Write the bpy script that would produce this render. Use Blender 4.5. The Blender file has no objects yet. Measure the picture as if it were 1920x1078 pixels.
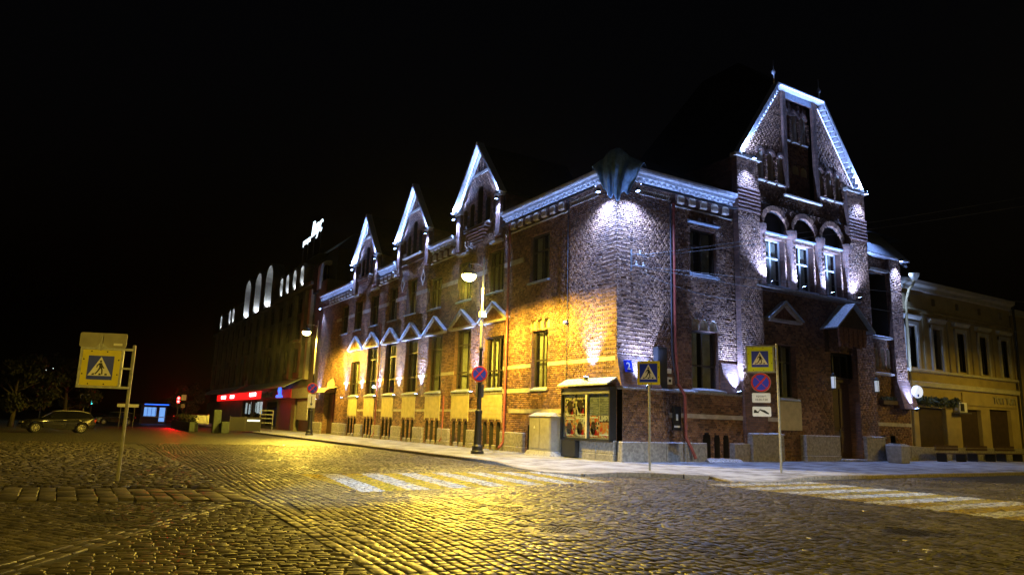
import bpy, bmesh, math, random
import numpy as np
from mathutils import Vector, Matrix
random.seed(7); rng = np.random.default_rng(7)
S = bpy.context.scene
COL = S.collection

# ---------------------------------------------------------------- camera
CAM = Vector((-19.26, -23.08, 1.40))
cd = bpy.data.cameras.new('camera'); cam = bpy.data.objects.new('camera', cd); COL.objects.link(cam)
cd.sensor_width = 36; cd.lens = 25.01; cd.clip_end = 2000; cd.clip_start = 0.05
RM = Matrix(((0.8512, -0.1227, -0.5103), (-0.5239, -0.1440, -0.8396), (0.0295, 0.9820, -0.1868)))
xa = RM.col[0].normalized(); ya = (RM.col[1] - xa * RM.col[1].dot(xa)).normalized(); za = xa.cross(ya)
cam.matrix_world = Matrix(((xa.x, ya.x, za.x, CAM.x), (xa.y, ya.y, za.y, CAM.y), (xa.z, ya.z, za.z, CAM.z), (0, 0, 0, 1)))
S.camera = cam

# ---------------------------------------------------------------- night sky
W = bpy.data.worlds.new('World'); S.world = W; W.use_nodes = True
nt = W.node_tree; bg = nt.nodes['Background']
sky = nt.nodes.new('ShaderNodeTexSky'); sky.sky_type = 'NISHITA'; sky.sun_disc = False
sky.sun_elevation = math.radians(-4.0); sky.sun_rotation = math.radians(200)
nt.links.new(sky.outputs[0], bg.inputs[0]); bg.inputs[1].default_value = 0.05
sl = bpy.data.lights.new('moonlight', 'SUN'); sl.energy = 0.004; sl.angle = math.radians(0.5); sl.color = (0.75, 0.85, 1.0)
so = bpy.data.objects.new('moonlight', sl); COL.objects.link(so); so.rotation_euler = (math.radians(50), 0, math.radians(-35))
S.view_settings.view_transform = 'Standard'; S.view_settings.look = 'None'
S.view_settings.gamma = 1; S.view_settings.exposure = 0.3; S.view_settings.use_curve_mapping = False
S.cycles.use_denoising = True; S.cycles.max_bounces = 5; S.cycles.diffuse_bounces = 3; S.cycles.glossy_bounces = 3
S.cycles.transparent_max_bounces = 8; S.cycles.sample_clamp_indirect = 3.0; S.cycles.caustics_reflective = False; S.cycles.caustics_refractive = False

SODIUM = (1.0, 0.67, 0.06)
COLD = (0.28, 0.44, 1.0)

# ---------------------------------------------------------------- materials
MATS = {}
def newmat(name):
    m = bpy.data.materials.new(name); m.use_nodes = True; MATS[name] = m
    return m, m.node_tree.nodes, m.node_tree.links, m.node_tree.nodes['Principled BSDF']
def P(name, c, rough=0.7, metal=0.0, var=0.25, scale=3.0, bump=0.15, bscale=30.0, spec=0.5, coat=0.0, frost=0.0):
    """plain surface with tonal variation, fine relief and (for tops) a dusting of frost"""
    m, N, K, b = newmat(name)
    b.inputs['Roughness'].default_value = rough; b.inputs['Metallic'].default_value = metal
    b.inputs['Specular IOR Level'].default_value = spec; b.inputs['Coat Weight'].default_value = coat
    tc = N.new('ShaderNodeTexCoord'); n = N.new('ShaderNodeTexNoise'); n.inputs['Scale'].default_value = scale; n.inputs['Detail'].default_value = 6
    geo = N.new('ShaderNodeNewGeometry')
    K.new(geo.outputs['Position'], n.inputs['Vector'])
    mix = N.new('ShaderNodeMix'); mix.data_type = 'RGBA'
    mix.inputs['A'].default_value = (*[x * (1 - var) for x in c], 1); mix.inputs['B'].default_value = (*[min(1, x * (1 + var)) for x in c], 1)
    rp = N.new('ShaderNodeValToRGB'); rp.color_ramp.elements[0].position = 0.3; rp.color_ramp.elements[1].position = 0.7
    K.new(n.outputs['Fac'], rp.inputs[0]); K.new(rp.outputs[0], mix.inputs['Factor'])
    out = mix.outputs['Result']
    if frost:
        sx = N.new('ShaderNodeSeparateXYZ'); K.new(geo.outputs['Normal'], sx.inputs[0])
        up = N.new('ShaderNodeMapRange'); up.inputs[1].default_value = 0.3; up.inputs[2].default_value = 0.8
        K.new(sx.outputs['Z'], up.inputs[0])
        n2 = N.new('ShaderNodeTexNoise'); n2.inputs['Scale'].default_value = 14; n2.inputs['Detail'].default_value = 4; K.new(geo.outputs['Position'], n2.inputs['Vector'])
        r2 = N.new('ShaderNodeMapRange'); r2.inputs[1].default_value = 0.35; r2.inputs[2].default_value = 0.55; r2.inputs[4].default_value = frost; K.new(n2.outputs['Fac'], r2.inputs[0])
        mu = N.new('ShaderNodeMath'); mu.operation = 'MULTIPLY'; K.new(up.outputs[0], mu.inputs[0]); K.new(r2.outputs[0], mu.inputs[1])
        fm = N.new('ShaderNodeMix'); fm.data_type = 'RGBA'; fm.inputs['B'].default_value = (0.72, 0.75, 0.8, 1)
        K.new(mu.outputs[0], fm.inputs['Factor']); K.new(out, fm.inputs['A']); out = fm.outputs['Result']
    K.new(out, b.inputs['Base Color'])
    if bump:
        nb = N.new('ShaderNodeTexNoise'); nb.inputs['Scale'].default_value = bscale; nb.inputs['Detail'].default_value = 5
        K.new(geo.outputs['Position'], nb.inputs['Vector'])
        bp = N.new('ShaderNodeBump'); bp.inputs['Strength'].default_value = bump; bp.inputs['Distance'].default_value = 0.02
        K.new(nb.outputs['Fac'], bp.inputs['Height']); K.new(bp.outputs[0], b.inputs['Normal'])
    return m
def E(name, c, s):
    m, N, K, b = newmat(name)
    b.inputs['Base Color'].default_value = (*c, 1); b.inputs['Emission Color'].default_value = (*c, 1); b.inputs['Emission Strength'].default_value = s
    return m
def brickmat(name, c0, c1, c2):
    """single bricks: colour differs brick by brick, soot and wear over the wall"""
    m, N, K, b = newmat(name)
    geo = N.new('ShaderNodeNewGeometry'); oi = N.new('ShaderNodeObjectInfo')
    ad = N.new('ShaderNodeMath'); ad.operation = 'ADD'; fr = N.new('ShaderNodeMath'); fr.operation = 'FRACT'
    K.new(geo.outputs['Random Per Island'], ad.inputs[0]); K.new(oi.outputs['Random'], ad.inputs[1]); K.new(ad.outputs[0], fr.inputs[0])
    rp = N.new('ShaderNodeValToRGB'); e = rp.color_ramp.elements; e[0].color = (*c0, 1); e[1].color = (*c2, 1)
    q = e.new(0.5); q.color = (*c1, 1); q = e.new(0.12); q.color = (c0[0] * .75, c0[1] * .72, c0[2] * .75, 1)
    K.new(fr.outputs[0], rp.inputs[0])
    n = N.new('ShaderNodeTexNoise'); n.inputs['Scale'].default_value = 0.55; n.inputs['Detail'].default_value = 8; n.inputs['Roughness'].default_value = 0.65
    K.new(geo.outputs['Position'], n.inputs['Vector'])
    mr = N.new('ShaderNodeMapRange'); mr.inputs[1].default_value = 0.35; mr.inputs[2].default_value = 0.68; mr.inputs[3].default_value = 0.5; mr.inputs[4].default_value = 1.15
    K.new(n.outputs['Fac'], mr.inputs[0])
    mx = N.new('ShaderNodeMix'); mx.data_type = 'RGBA'; mx.blend_type = 'MULTIPLY'; mx.inputs['Factor'].default_value = 1
    K.new(rp.outputs[0], mx.inputs['A']); K.new(mr.outputs[0], mx.inputs['B']); K.new(mx.outputs['Result'], b.inputs['Base Color'])
    b.inputs['Roughness'].default_value = 0.75
    nb = N.new('ShaderNodeTexNoise'); nb.inputs['Scale'].default_value = 22; nb.inputs['Detail'].default_value = 6; K.new(geo.outputs['Position'], nb.inputs['Vector'])
    bp = N.new('ShaderNodeBump'); bp.inputs['Strength'].default_value = 0.5; bp.inputs['Distance'].default_value = 0.02
    K.new(nb.outputs['Fac'], bp.inputs['Height']); K.new(bp.outputs[0], b.inputs['Normal'])
    return m
def bricktex(name, c0, c1, mort, bw=0.27, bh=0.095, flat=False, rough=0.75, bstr=0.8, msize=0.012):
    """masonry too small or too far to lay singly"""
    m, N, K, b = newmat(name)
    geo = N.new('ShaderNodeNewGeometry'); sp = N.new('ShaderNodeSeparateXYZ'); K.new(geo.outputs['Position'], sp.inputs[0])
    cb = N.new('ShaderNodeCombineXYZ')
    if flat: K.new(sp.outputs['Y'], cb.inputs[0]); K.new(sp.outputs['X'], cb.inputs[1])
    else:
        ad = N.new('ShaderNodeMath'); ad.operation = 'ADD'; K.new(sp.outputs['X'], ad.inputs[0]); K.new(sp.outputs['Y'], ad.inputs[1])
        K.new(ad.outputs[0], cb.inputs[0]); K.new(sp.outputs['Z'], cb.inputs[1])
    wn = N.new('ShaderNodeTexNoise'); wn.inputs['Scale'].default_value = 1.3; K.new(geo.outputs['Position'], wn.inputs['Vector'])
    vm = N.new('ShaderNodeVectorMath'); vm.operation = 'MULTIPLY_ADD'; vm.inputs[1].default_value = (0.05, 0.05, 0.05)
    K.new(wn.outputs['Color'], vm.inputs[0]); K.new(cb.outputs[0], vm.inputs[2])
    br = N.new('ShaderNodeTexBrick'); br.inputs['Scale'].default_value = 1; br.inputs['Brick Width'].default_value = bw; br.inputs['Row Height'].default_value = bh
    br.inputs['Mortar Size'].default_value = msize; br.inputs['Mortar Smooth'].default_value = 0.4
    br.inputs['Color1'].default_value = (*c0, 1); br.inputs['Color2'].default_value = (*c1, 1); br.inputs['Mortar'].default_value = (*mort, 1)
    K.new(vm.outputs[0], br.inputs['Vector'])
    n = N.new('ShaderNodeTexNoise'); n.inputs['Scale'].default_value = 0.8; n.inputs['Detail'].default_value = 8; K.new(geo.outputs['Position'], n.inputs['Vector'])
    mr = N.new('ShaderNodeMapRange'); mr.inputs[1].default_value = 0.3; mr.inputs[2].default_value = 0.7; mr.inputs[3].default_value = 0.5; mr.inputs[4].default_value = 1.2; K.new(n.outputs['Fac'], mr.inputs[0])
    mx = N.new('ShaderNodeMix'); mx.data_type = 'RGBA'; mx.blend_type = 'MULTIPLY'; mx.inputs['Factor'].default_value = 1
    K.new(br.outputs['Color'], mx.inputs['A']); K.new(mr.outputs[0], mx.inputs['B']); K.new(mx.outputs['Result'], b.inputs['Base Color'])
    b.inputs['Roughness'].default_value = rough
    nb = N.new('ShaderNodeTexNoise'); nb.inputs['Scale'].default_value = 18; nb.inputs['Detail'].default_value = 5; K.new(geo.outputs['Position'], nb.inputs['Vector'])
    iv = N.new('ShaderNodeMath'); iv.operation = 'MULTIPLY_ADD'; iv.inputs[1].default_value = -1.6; K.new(br.outputs['Fac'], iv.inputs[0]); K.new(nb.outputs['Fac'], iv.inputs[2])
    bp = N.new('ShaderNodeBump'); bp.inputs['Strength'].default_value = bstr; bp.inputs['Distance'].default_value = 0.025
    K.new(iv.outputs[0], bp.inputs['Height']); K.new(bp.outputs[0], b.inputs['Normal'])
    return m
def glassmat(name, tint=(0.85, 0.88, 0.87)):
    m, N, K, b = newmat(name); N.remove(b)
    out = N['Material Output']; tr = N.new('ShaderNodeBsdfTransparent'); tr.inputs[0].default_value = (*tint, 1)
    gl = N.new('ShaderNodeBsdfGlossy'); gl.inputs['Roughness'].default_value = 0.04; gl.inputs[0].default_value = (0.9, 0.9, 0.9, 1)
    lw = N.new('ShaderNodeLayerWeight'); pw = N.new('ShaderNodeMath'); pw.operation = 'POWER'; pw.inputs[1].default_value = 4; K.new(lw.outputs['Facing'], pw.inputs[0])
    fr = N.new('ShaderNodeMath'); fr.operation = 'MULTIPLY_ADD'; fr.inputs[1].default_value = .7; fr.inputs[2].default_value = .05; K.new(pw.outputs[0], fr.inputs[0]); mx = N.new('ShaderNodeMixShader')
    K.new(fr.outputs[0], mx.inputs[0]); K.new(tr.outputs[0], mx.inputs[1]); K.new(gl.outputs[0], mx.inputs[2]); K.new(mx.outputs[0], out.inputs[0])
    return m
def settmat(name, dark, light, rough0, rough1, marks=False):
    m, N, K, b = newmat(name)
    geo = N.new('ShaderNodeNewGeometry'); oi = N.new('ShaderNodeObjectInfo')
    ad = N.new('ShaderNodeMath'); ad.operation = 'ADD'; fr = N.new('ShaderNodeMath'); fr.operation = 'FRACT'
    K.new(geo.outputs['Random Per Island'], ad.inputs[0]); K.new(oi.outputs['Random'], ad.inputs[1]); K.new(ad.outputs[0], fr.inputs[0])
    rp = N.new('ShaderNodeValToRGB'); rp.color_ramp.elements[0].color = (*dark, 1); rp.color_ramp.elements[1].color = (*light, 1)
    K.new(fr.outputs[0], rp.inputs[0])
    n = N.new('ShaderNodeTexNoise'); n.inputs['Scale'].default_value = 30; n.inputs['Detail'].default_value = 8; n.inputs['Roughness'].default_value = 0.7; K.new(geo.outputs['Position'], n.inputs['Vector'])
    mr = N.new('ShaderNodeMapRange'); mr.inputs[1].default_value = 0.3; mr.inputs[2].default_value = 0.7; mr.inputs[3].default_value = 0.55; mr.inputs[4].default_value = 1.35; K.new(n.outputs['Fac'], mr.inputs[0])
    mx = N.new('ShaderNodeMix'); mx.data_type = 'RGBA'; mx.blend_type = 'MULTIPLY'; mx.inputs['Factor'].default_value = 1
    K.new(rp.outputs[0], mx.inputs['A']); K.new(mr.outputs[0], mx.inputs['B']); out = mx.outputs['Result']
    # worn, dusty and damp patches across the square
    nl = N.new('ShaderNodeTexNoise'); nl.inputs['Scale'].default_value = 0.45; nl.inputs['Detail'].default_value = 6; nl.inputs['Roughness'].default_value = 0.62; K.new(geo.outputs['Position'], nl.inputs['Vector'])
    ml = N.new('ShaderNodeMapRange'); ml.inputs[1].default_value = 0.32; ml.inputs[2].default_value = 0.68; ml.inputs[3].default_value = 0.62; ml.inputs[4].default_value = 1.4; K.new(nl.outputs['Fac'], ml.inputs[0])
    m2 = N.new('ShaderNodeMix'); m2.data_type = 'RGBA'; m2.blend_type = 'MULTIPLY'; m2.inputs['Factor'].default_value = 1; K.new(out, m2.inputs['A']); K.new(ml.outputs[0], m2.inputs['B']); out = m2.outputs['Result']
    if marks:
        sp = N.new('ShaderNodeSeparateXYZ'); K.new(geo.outputs['Position'], sp.inputs[0])
        def M(op, a, c=None, d=None):
            q = N.new('ShaderNodeMath'); q.operation = op
            for i, v in enumerate((a, c, d)):
                if v is None: continue
                if isinstance(v, (int, float)): q.inputs[i].default_value = v
                else: K.new(v, q.inputs[i])
            return q.outputs[0]
        X, Y = sp.outputs['X'], sp.outputs['Y']
        wear = N.new('ShaderNodeTexNoise'); wear.inputs['Scale'].default_value = 7; wear.inputs['Detail'].default_value = 7; wear.inputs['Roughness'].default_value = 0.7; K.new(geo.outputs['Position'], wear.inputs['Vector'])
        wr = N.new('ShaderNodeMapRange'); wr.inputs[1].default_value = 0.40; wr.inputs[2].default_value = 0.60; wr.inputs[3].default_value = 0.12; wr.inputs[4].default_value = 0.9; K.new(wear.outputs['Fac'], wr.inputs[0])
        # first crossing: bars lie along Y, step along X; second: bars along X, step along Y
        s1 = M('MULTIPLY_ADD', Y, -0.12, M('ADD', X, -0.6))
        lo = M('MULTIPLY_ADD', X, 0.13, -6.35)
        in1 = M('MULTIPLY', M('MULTIPLY', M('GREATER_THAN', X, -13.75), M('LESS_THAN', X, -6.05)), M('MULTIPLY', M('GREATER_THAN', Y, lo), M('LESS_THAN', Y, -3.25)))
        ph1 = M('FRACT', M('MULTIPLY', M('ADD', s1, 13.38 + 112), 1 / 1.12))
        w1 = M('MULTIPLY', in1, M('LESS_THAN', ph1, 0.5)); y1 = M('MULTIPLY', in1, M('GREATER_THAN', ph1, 0.5))
        in2 = M('MULTIPLY', M('MULTIPLY', M('GREATER_THAN', X, -3.7), M('LESS_THAN', X, 0.7)), M('MULTIPLY', M('GREATER_THAN', Y, -17.4), M('LESS_THAN', Y, -8.3)))
        ph2 = M('FRACT', M('MULTIPLY', M('ADD', Y, 8.45 + 113), 1 / 1.13))
        w2 = M('MULTIPLY', in2, M('GREATER_THAN', ph2, 0.5)); y2 = M('MULTIPLY', in2, M('LESS_THAN', ph2, 0.5))
        ww = M('MULTIPLY', M('MULTIPLY_ADD', w2, .7, w1), wr.outputs[0]); yy = M('MULTIPLY', M('MULTIPLY_ADD', y2, .55, y1), wr.outputs[0])
        a1 = N.new('ShaderNodeMix'); a1.data_type = 'RGBA'; a1.inputs['B'].default_value = (0.75, 0.77, 0.8, 1); K.new(ww, a1.inputs['Factor']); K.new(out, a1.inputs['A'])
        a2 = N.new('ShaderNodeMix'); a2.data_type = 'RGBA'; a2.inputs['B'].default_value = (0.6, 0.44, 0.01, 1); K.new(yy, a2.inputs['Factor']); K.new(a1.outputs['Result'], a2.inputs['A'])
        out = a2.outputs['Result']
    K.new(out, b.inputs['Base Color'])
    n3 = N.new('ShaderNodeTexNoise'); n3.inputs['Scale'].default_value = 1.1; n3.inputs['Detail'].default_value = 5; K.new(geo.outputs['Position'], n3.inputs['Vector'])
    rr = N.new('ShaderNodeMapRange'); rr.inputs[1].default_value = 0.3; rr.inputs[2].default_value = 0.7; rr.inputs[3].default_value = rough0; rr.inputs[4].default_value = rough1; K.new(n3.outputs['Fac'], rr.inputs[0])
    b.inputs['Specular IOR Level'].default_value = .16
    if marks:
        pr = M('MULTIPLY_ADD', M('ADD', ww, yy), .35, rr.outputs[0]); K.new(pr, b.inputs['Roughness'])
    else: K.new(rr.outputs[0], b.inputs['Roughness'])
    nb = N.new('ShaderNodeTexNoise'); nb.inputs['Scale'].default_value = 38; nb.inputs['Detail'].default_value = 4; K.new(geo.outputs['Position'], nb.inputs['Vector'])
    bp = N.new('ShaderNodeBump'); bp.inputs['Strength'].default_value = 0.32; bp.inputs['Distance'].default_value = 0.012
    K.new(nb.outputs['Fac'], bp.inputs['Height']); K.new(bp.outputs[0], b.inputs['Normal'])
    return m

brickmat('brick', (0.155, 0.077, 0.048), (0.25, 0.127, 0.072), (0.35, 0.19, 0.10))
P('mortar', (0.15, 0.12, 0.10), 0.9, var=0.4, scale=2)
bricktex('brickwork', (0.15, 0.075, 0.055), (0.27, 0.135, 0.09), (0.11, 0.09, 0.08))
P('granite', (0.27, 0.25, 0.22), 0.8, var=0.35, scale=9, bump=0.6, bscale=26, frost=0.9)
P('band_plaster', (0.42, 0.38, 0.32), 0.85, var=0.25, frost=0.3)
P('apron_plaster', (0.50, 0.42, 0.22), 0.85, var=0.15, bump=0.2)
P('cornice_metal', (0.50, 0.52, 0.55), 0.5, var=0.25, scale=6, frost=0.6)
P('verge_metal', (0.6, 0.62, 0.66), 0.45, var=0.15, scale=6)
P('roof_metal', (0.035, 0.04, 0.045), 0.6, metal=0.3, frost=0.1)
P('sheet_metal', (0.30, 0.36, 0.44), 0.5, metal=0.2, var=0.2, scale=8, frost=0.8)
P('terracotta', (0.22, 0.10, 0.06), 0.8, var=0.5, scale=9, bump=1.0, bscale=9)
P('pale_stone', (0.50, 0.44, 0.36), 0.8, var=0.25, scale=8)
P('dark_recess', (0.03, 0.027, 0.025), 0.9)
P('window_frame', (0.045, 0.035, 0.028), 0.5, var=0.3)
P('white_frame', (0.45, 0.46, 0.48), 0.5, var=0.2)
P('curtain', (0.5, 0.47, 0.38), 0.9, var=0.2)
P('room', (0.02, 0.018, 0.016), 0.9, bump=0)
glassmat('glass')
P('red_pipe', (0.24, 0.05, 0.03), 0.5, var=0.3, scale=6)
P('black_metal', (0.02, 0.02, 0.022), 0.45, var=0.2)
P('grey_metal', (0.22, 0.22, 0.22), 0.45, metal=0.6, var=0.2)
P('galvanised', (0.34, 0.35, 0.36), 0.5, metal=0.4, var=0.25, scale=12)
P('pole_paint', (0.26, 0.25, 0.21), 0.5, var=0.25, scale=10)
P('cable', (0.05, 0.05, 0.06), 0.6)
P('tarp', (0.22, 0.38, 0.55), 0.45, var=0.35, scale=5, bump=0.3, bscale=10)
P('wood_dark', (0.06, 0.03, 0.018), 0.6, var=0.4, scale=12)
P('sign_white', (0.78, 0.78, 0.76), 0.4, var=0.06, bump=0)
P('sign_blue', (0.01, 0.035, 0.62), 0.35, var=0.1, bump=0)
P('sign_yellow', (0.72, 0.62, 0.02), 0.4, var=0.08, bump=0)
P('sign_lime', (0.62, 0.72, 0.02), 0.4, var=0.08, bump=0)
P('sign_red', (0.5, 0.02, 0.02), 0.4, var=0.1, bump=0)
P('sign_black', (0.012, 0.012, 0.012), 0.5, var=0.1, bump=0)
P('stucco', (0.36, 0.28, 0.13), 0.85, var=0.18, scale=1.2, bump=0.25, bscale=20)
P('stucco_trim', (0.48, 0.44, 0.34), 0.8, var=0.15, scale=2)
P('shutter', (0.05, 0.03, 0.022), 0.6, var=0.3)
P('dark_facade', (0.15, 0.14, 0.12), 0.75, var=0.3, scale=0.6)
P('dark_pier', (0.20, 0.19, 0.16), 0.75, var=0.25, scale=0.8)
P('arch_plaster', (0.6, 0.6, 0.58), 0.8, var=0.1)
P('concrete', (0.30, 0.29, 0.27), 0.85, var=0.25, scale=6, frost=0.5)
P('terrace_concrete', (0.05, 0.068, 0.06), 0.85, var=0.25, scale=6)
P('cabinet_paint', (0.33, 0.31, 0.25), 0.55, var=0.15, scale=4)
P('kerb_granite', (0.26, 0.235, 0.20), 0.75, var=0.35, scale=11, bump=0.5, bscale=30)
P('rubber', (0.015, 0.015, 0.016), 0.8)
P('car_paint', (0.015, 0.015, 0.015), 0.22, metal=0.5, var=0.05, bump=0, coat=0.6)
P('car_roof', (0.30, 0.31, 0.32), 0.35, metal=0.2, var=0.05, bump=0, coat=0.3)
P('car_glass', (0.01, 0.011, 0.012), 0.05, var=0.05, bump=0)
P('alloy', (0.6, 0.58, 0.54), 0.3, metal=0.8, var=0.1, bump=0)
P('bark', (0.05, 0.04, 0.03), 0.9, var=0.4, bump=0.8, bscale=12)
P('leaf', (0.018, 0.022, 0.009), 0.7, var=0.5, scale=1.5, bump=0)
P('garland', (0.06, 0.07, 0.025), 0.7, var=0.5, scale=3, bump=0)
P('iron', (0.04, 0.035, 0.03), 0.5, metal=0.5, var=0.4, scale=20, bump=0.5, bscale=60)
settmat('sett', (0.045, 0.040, 0.035), (0.125, 0.113, 0.098), 0.36, 0.58, marks=True)
settmat('cobble', (0.038, 0.033, 0.025), (0.105, 0.09, 0.068), 0.40, 0.6)
P('joint', (0.012, 0.0105, 0.009), 0.85, var=0.4, scale=6, bump=0.6, bscale=50)
bricktex('far_setts', (0.025, 0.023, 0.02), (0.06, 0.055, 0.047), (0.012, 0.011, 0.009), 0.21, 0.17, flat=True, rough=0.55, bstr=0.9, msize=0.02)
def pavemat():
    m, N, K, b = newmat('pavement_frost')
    geo = N.new('ShaderNodeNewGeometry')
    n = N.new('ShaderNodeTexNoise'); n.inputs['Scale'].default_value = 0.9; n.inputs['Detail'].default_value = 9; n.inputs['Roughness'].default_value = 0.7; K.new(geo.outputs['Position'], n.inputs['Vector'])
    rp = N.new('ShaderNodeValToRGB'); e = rp.color_ramp.elements
    e[0].position = 0.36; e[0].color = (0.10, 0.095, 0.09, 1); e[1].position = 0.58; e[1].color = (0.40, 0.42, 0.46, 1)
    K.new(n.outputs['Fac'], rp.inputs[0]); K.new(rp.outputs[0], b.inputs['Base Color']); b.inputs['Roughness'].default_value = 0.7
    nb = N.new('ShaderNodeTexNoise'); nb.inputs['Scale'].default_value = 45; nb.inputs['Detail'].default_value = 5; K.new(geo.outputs['Position'], nb.inputs['Vector'])
    bp = N.new('ShaderNodeBump'); bp.inputs['Strength'].default_value = 0.5; bp.inputs['Distance'].default_value = 0.015; K.new(nb.outputs['Fac'], bp.inputs['Height']); K.new(bp.outputs[0], b.inputs['Normal'])
pavemat()
E('lens_cold', COLD, 40); E('led_cold', COLD, 17); E('bowl_sodium', (1.0, 0.78, 0.25), 30)
E('lit_white', (0.85, 0.95, 1.0), 4.5); E('lit_red', (1, 0.01, 0.01), 1.1); E('lamp_red', (1, 0.02, 0.02), 40); E('lamp_teal', (0.05, 0.8, 0.8), 5)
E('lit_blue', (0.02, 0.12, 1), 2.0); E('lit_window', (0.8, 0.95, 1.0), 0.9); E('sign_glow', (0.7, 0.88, 1.0), 2.2); E('lit_disc', (0.8, 0.88, 1.0), 0.55)
E('lit_kiosk', (0.2, 0.45, 1.0), .7); E('lantern_glass', (0.75, 0.85, 1.0), 0.35); E('lit_amber', (1.0, 0.7, 0.3), 3)

# ---------------------------------------------------------------- mesh tools
CEN = {}
class MB:
    def __init__(s): s.v = []; s.f = []
    def add(s, vs, fs):
        k = len(s.v); s.v += [tuple(p) for p in vs]; s.f += [tuple(i + k for i in f) for f in fs]; return s
    def box(s, x0, x1, y0, y1, z0, z1):
        return s.add([(x0, y0, z0), (x1, y0, z0), (x1, y1, z0), (x0, y1, z0), (x0, y0, z1), (x1, y0, z1), (x1, y1, z1), (x0, y1, z1)],
                     [(0, 3, 2, 1), (4, 5, 6, 7), (0, 1, 5, 4), (1, 2, 6, 5), (2, 3, 7, 6), (3, 0, 4, 7)])
    def prism(s, a, b):
        n = len(a)
        return s.add(list(a) + list(b), [tuple(range(n))[::-1], tuple(range(n, 2 * n))] + [(i, (i + 1) % n, n + (i + 1) % n, n + i) for i in range(n)])
    def tube(s, path, r, n=8, r2=None):
        path = [Vector(p) for p in path]; m = len(path)
        t = (path[-1] - path[0]).normalized() if (path[-1] - path[0]).length > 1e-6 else Vector((0, 0, 1))
        ref = Vector((0, 0, 1)) if abs(t.z) < 0.9 else Vector((1, 0, 0))
        vs = []
        for i, p in enumerate(path):
            d = (path[min(i + 1, m - 1)] - path[max(i - 1, 0)]).normalized()
            a = d.cross(ref).normalized(); b = d.cross(a)
            rr = r if r2 is None else r + (r2 - r) * i / (m - 1)
            vs += [p + a * rr * math.cos(2 * math.pi * k / n) + b * rr * math.sin(2 * math.pi * k / n) for k in range(n)]
        fs = [(i * n + k, i * n + (k + 1) % n, (i + 1) * n + (k + 1) % n, (i + 1) * n + k) for i in range(m - 1) for k in range(n)]
        fs += [tuple(range(n))[::-1], tuple(range((m - 1) * n, m * n))]
        return s.add(vs, fs)
    def lathe(s, prof, c=(0, 0, 0), n=16):
        vs = [(c[0] + r * math.cos(2 * math.pi * k / n), c[1] + r * math.sin(2 * math.pi * k / n), c[2] + z) for r, z in prof for k in range(n)]
        m = len(prof)
        fs = [(i * n + k, i * n + (k + 1) % n, (i + 1) * n + (k + 1) % n, (i + 1) * n + k) for i in range(m - 1) for k in range(n)]
        return s.add(vs, fs + [tuple(range(n))[::-1], tuple(range((m - 1) * n, m * n))])
    def build(s, name, mat, parent=None, bevel=0, smooth=False, recalc=True, label=None, cat=None, group=None, kind=None, autosmooth=None):
        vs = np.array(s.v, float); lo = vs.min(0); hi = vs.max(0)
        c = Vector(((lo[0] + hi[0]) / 2, (lo[1] + hi[1]) / 2, lo[2]))
        me = bpy.data.meshes.new(name); me.from_pydata([tuple(p) for p in vs - np.array(c)], [], s.f)
        if recalc or bevel:
            bm = bmesh.new(); bm.from_mesh(me)
            if recalc: bmesh.ops.recalc_face_normals(bm, faces=bm.faces)
            if bevel: bmesh.ops.bevel(bm, geom=bm.edges[:], offset=bevel, segments=1, affect='EDGES', clamp_overlap=True)
            bm.to_mesh(me); bm.free()
        if smooth:
            me.shade_smooth()
            if autosmooth: me.set_sharp_from_angle(angle=math.radians(autosmooth))
        me.materials.append(MATS[mat])
        return link(name, me, c, parent, label, cat, group, kind)
def link(name, me, c, parent=None, label=None, cat=None, group=None, kind=None):
    o = bpy.data.objects.new(name, me); COL.objects.link(o); c = Vector(c)
    CEN[o.name] = c
    if parent is not None:
        o.parent = parent; o.location = c - CEN[parent.name]
    else: o.location = c
    if label: o['label'] = label
    if cat: o['category'] = cat
    if group: o['group'] = group
    if kind: o['kind'] = kind
    return o
def thing(name, label, cat, loc=(0, 0, 0), rz=0, group=None, world=False):
    """Empty at the base of a thing. world=True: parts are given in world coordinates, else in the thing's own."""
    o = bpy.data.objects.new(name, None); COL.objects.link(o); o.location = loc; o.rotation_euler = (0, 0, rz); o.empty_display_size = 0.2
    o['label'] = label; o['category'] = cat
    if group: o['group'] = group
    CEN[o.name] = Vector(loc) if world else Vector((0, 0, 0))
    return o
def fastmesh(name, V, Q, mat, parent=None, kind=None, label=None, cat=None):
    me = bpy.data.meshes.new(name); V = np.asarray(V, np.float32); Q = np.asarray(Q, np.int32)
    me.vertices.add(len(V)); me.vertices.foreach_set('co', V.ravel()); n = len(Q)
    me.loops.add(n * 4); me.loops.foreach_set('vertex_index', Q.ravel())
    me.polygons.add(n); me.polygons.foreach_set('loop_start', np.arange(n, dtype=np.int32) * 4)
    me.update(calc_edges=True); me.validate(); me.materials.append(MATS[mat])
    return link(name, me, (0, 0, 0) if parent is None else (0, 0, 0), parent, kind=kind, label=label, cat=cat)
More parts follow.
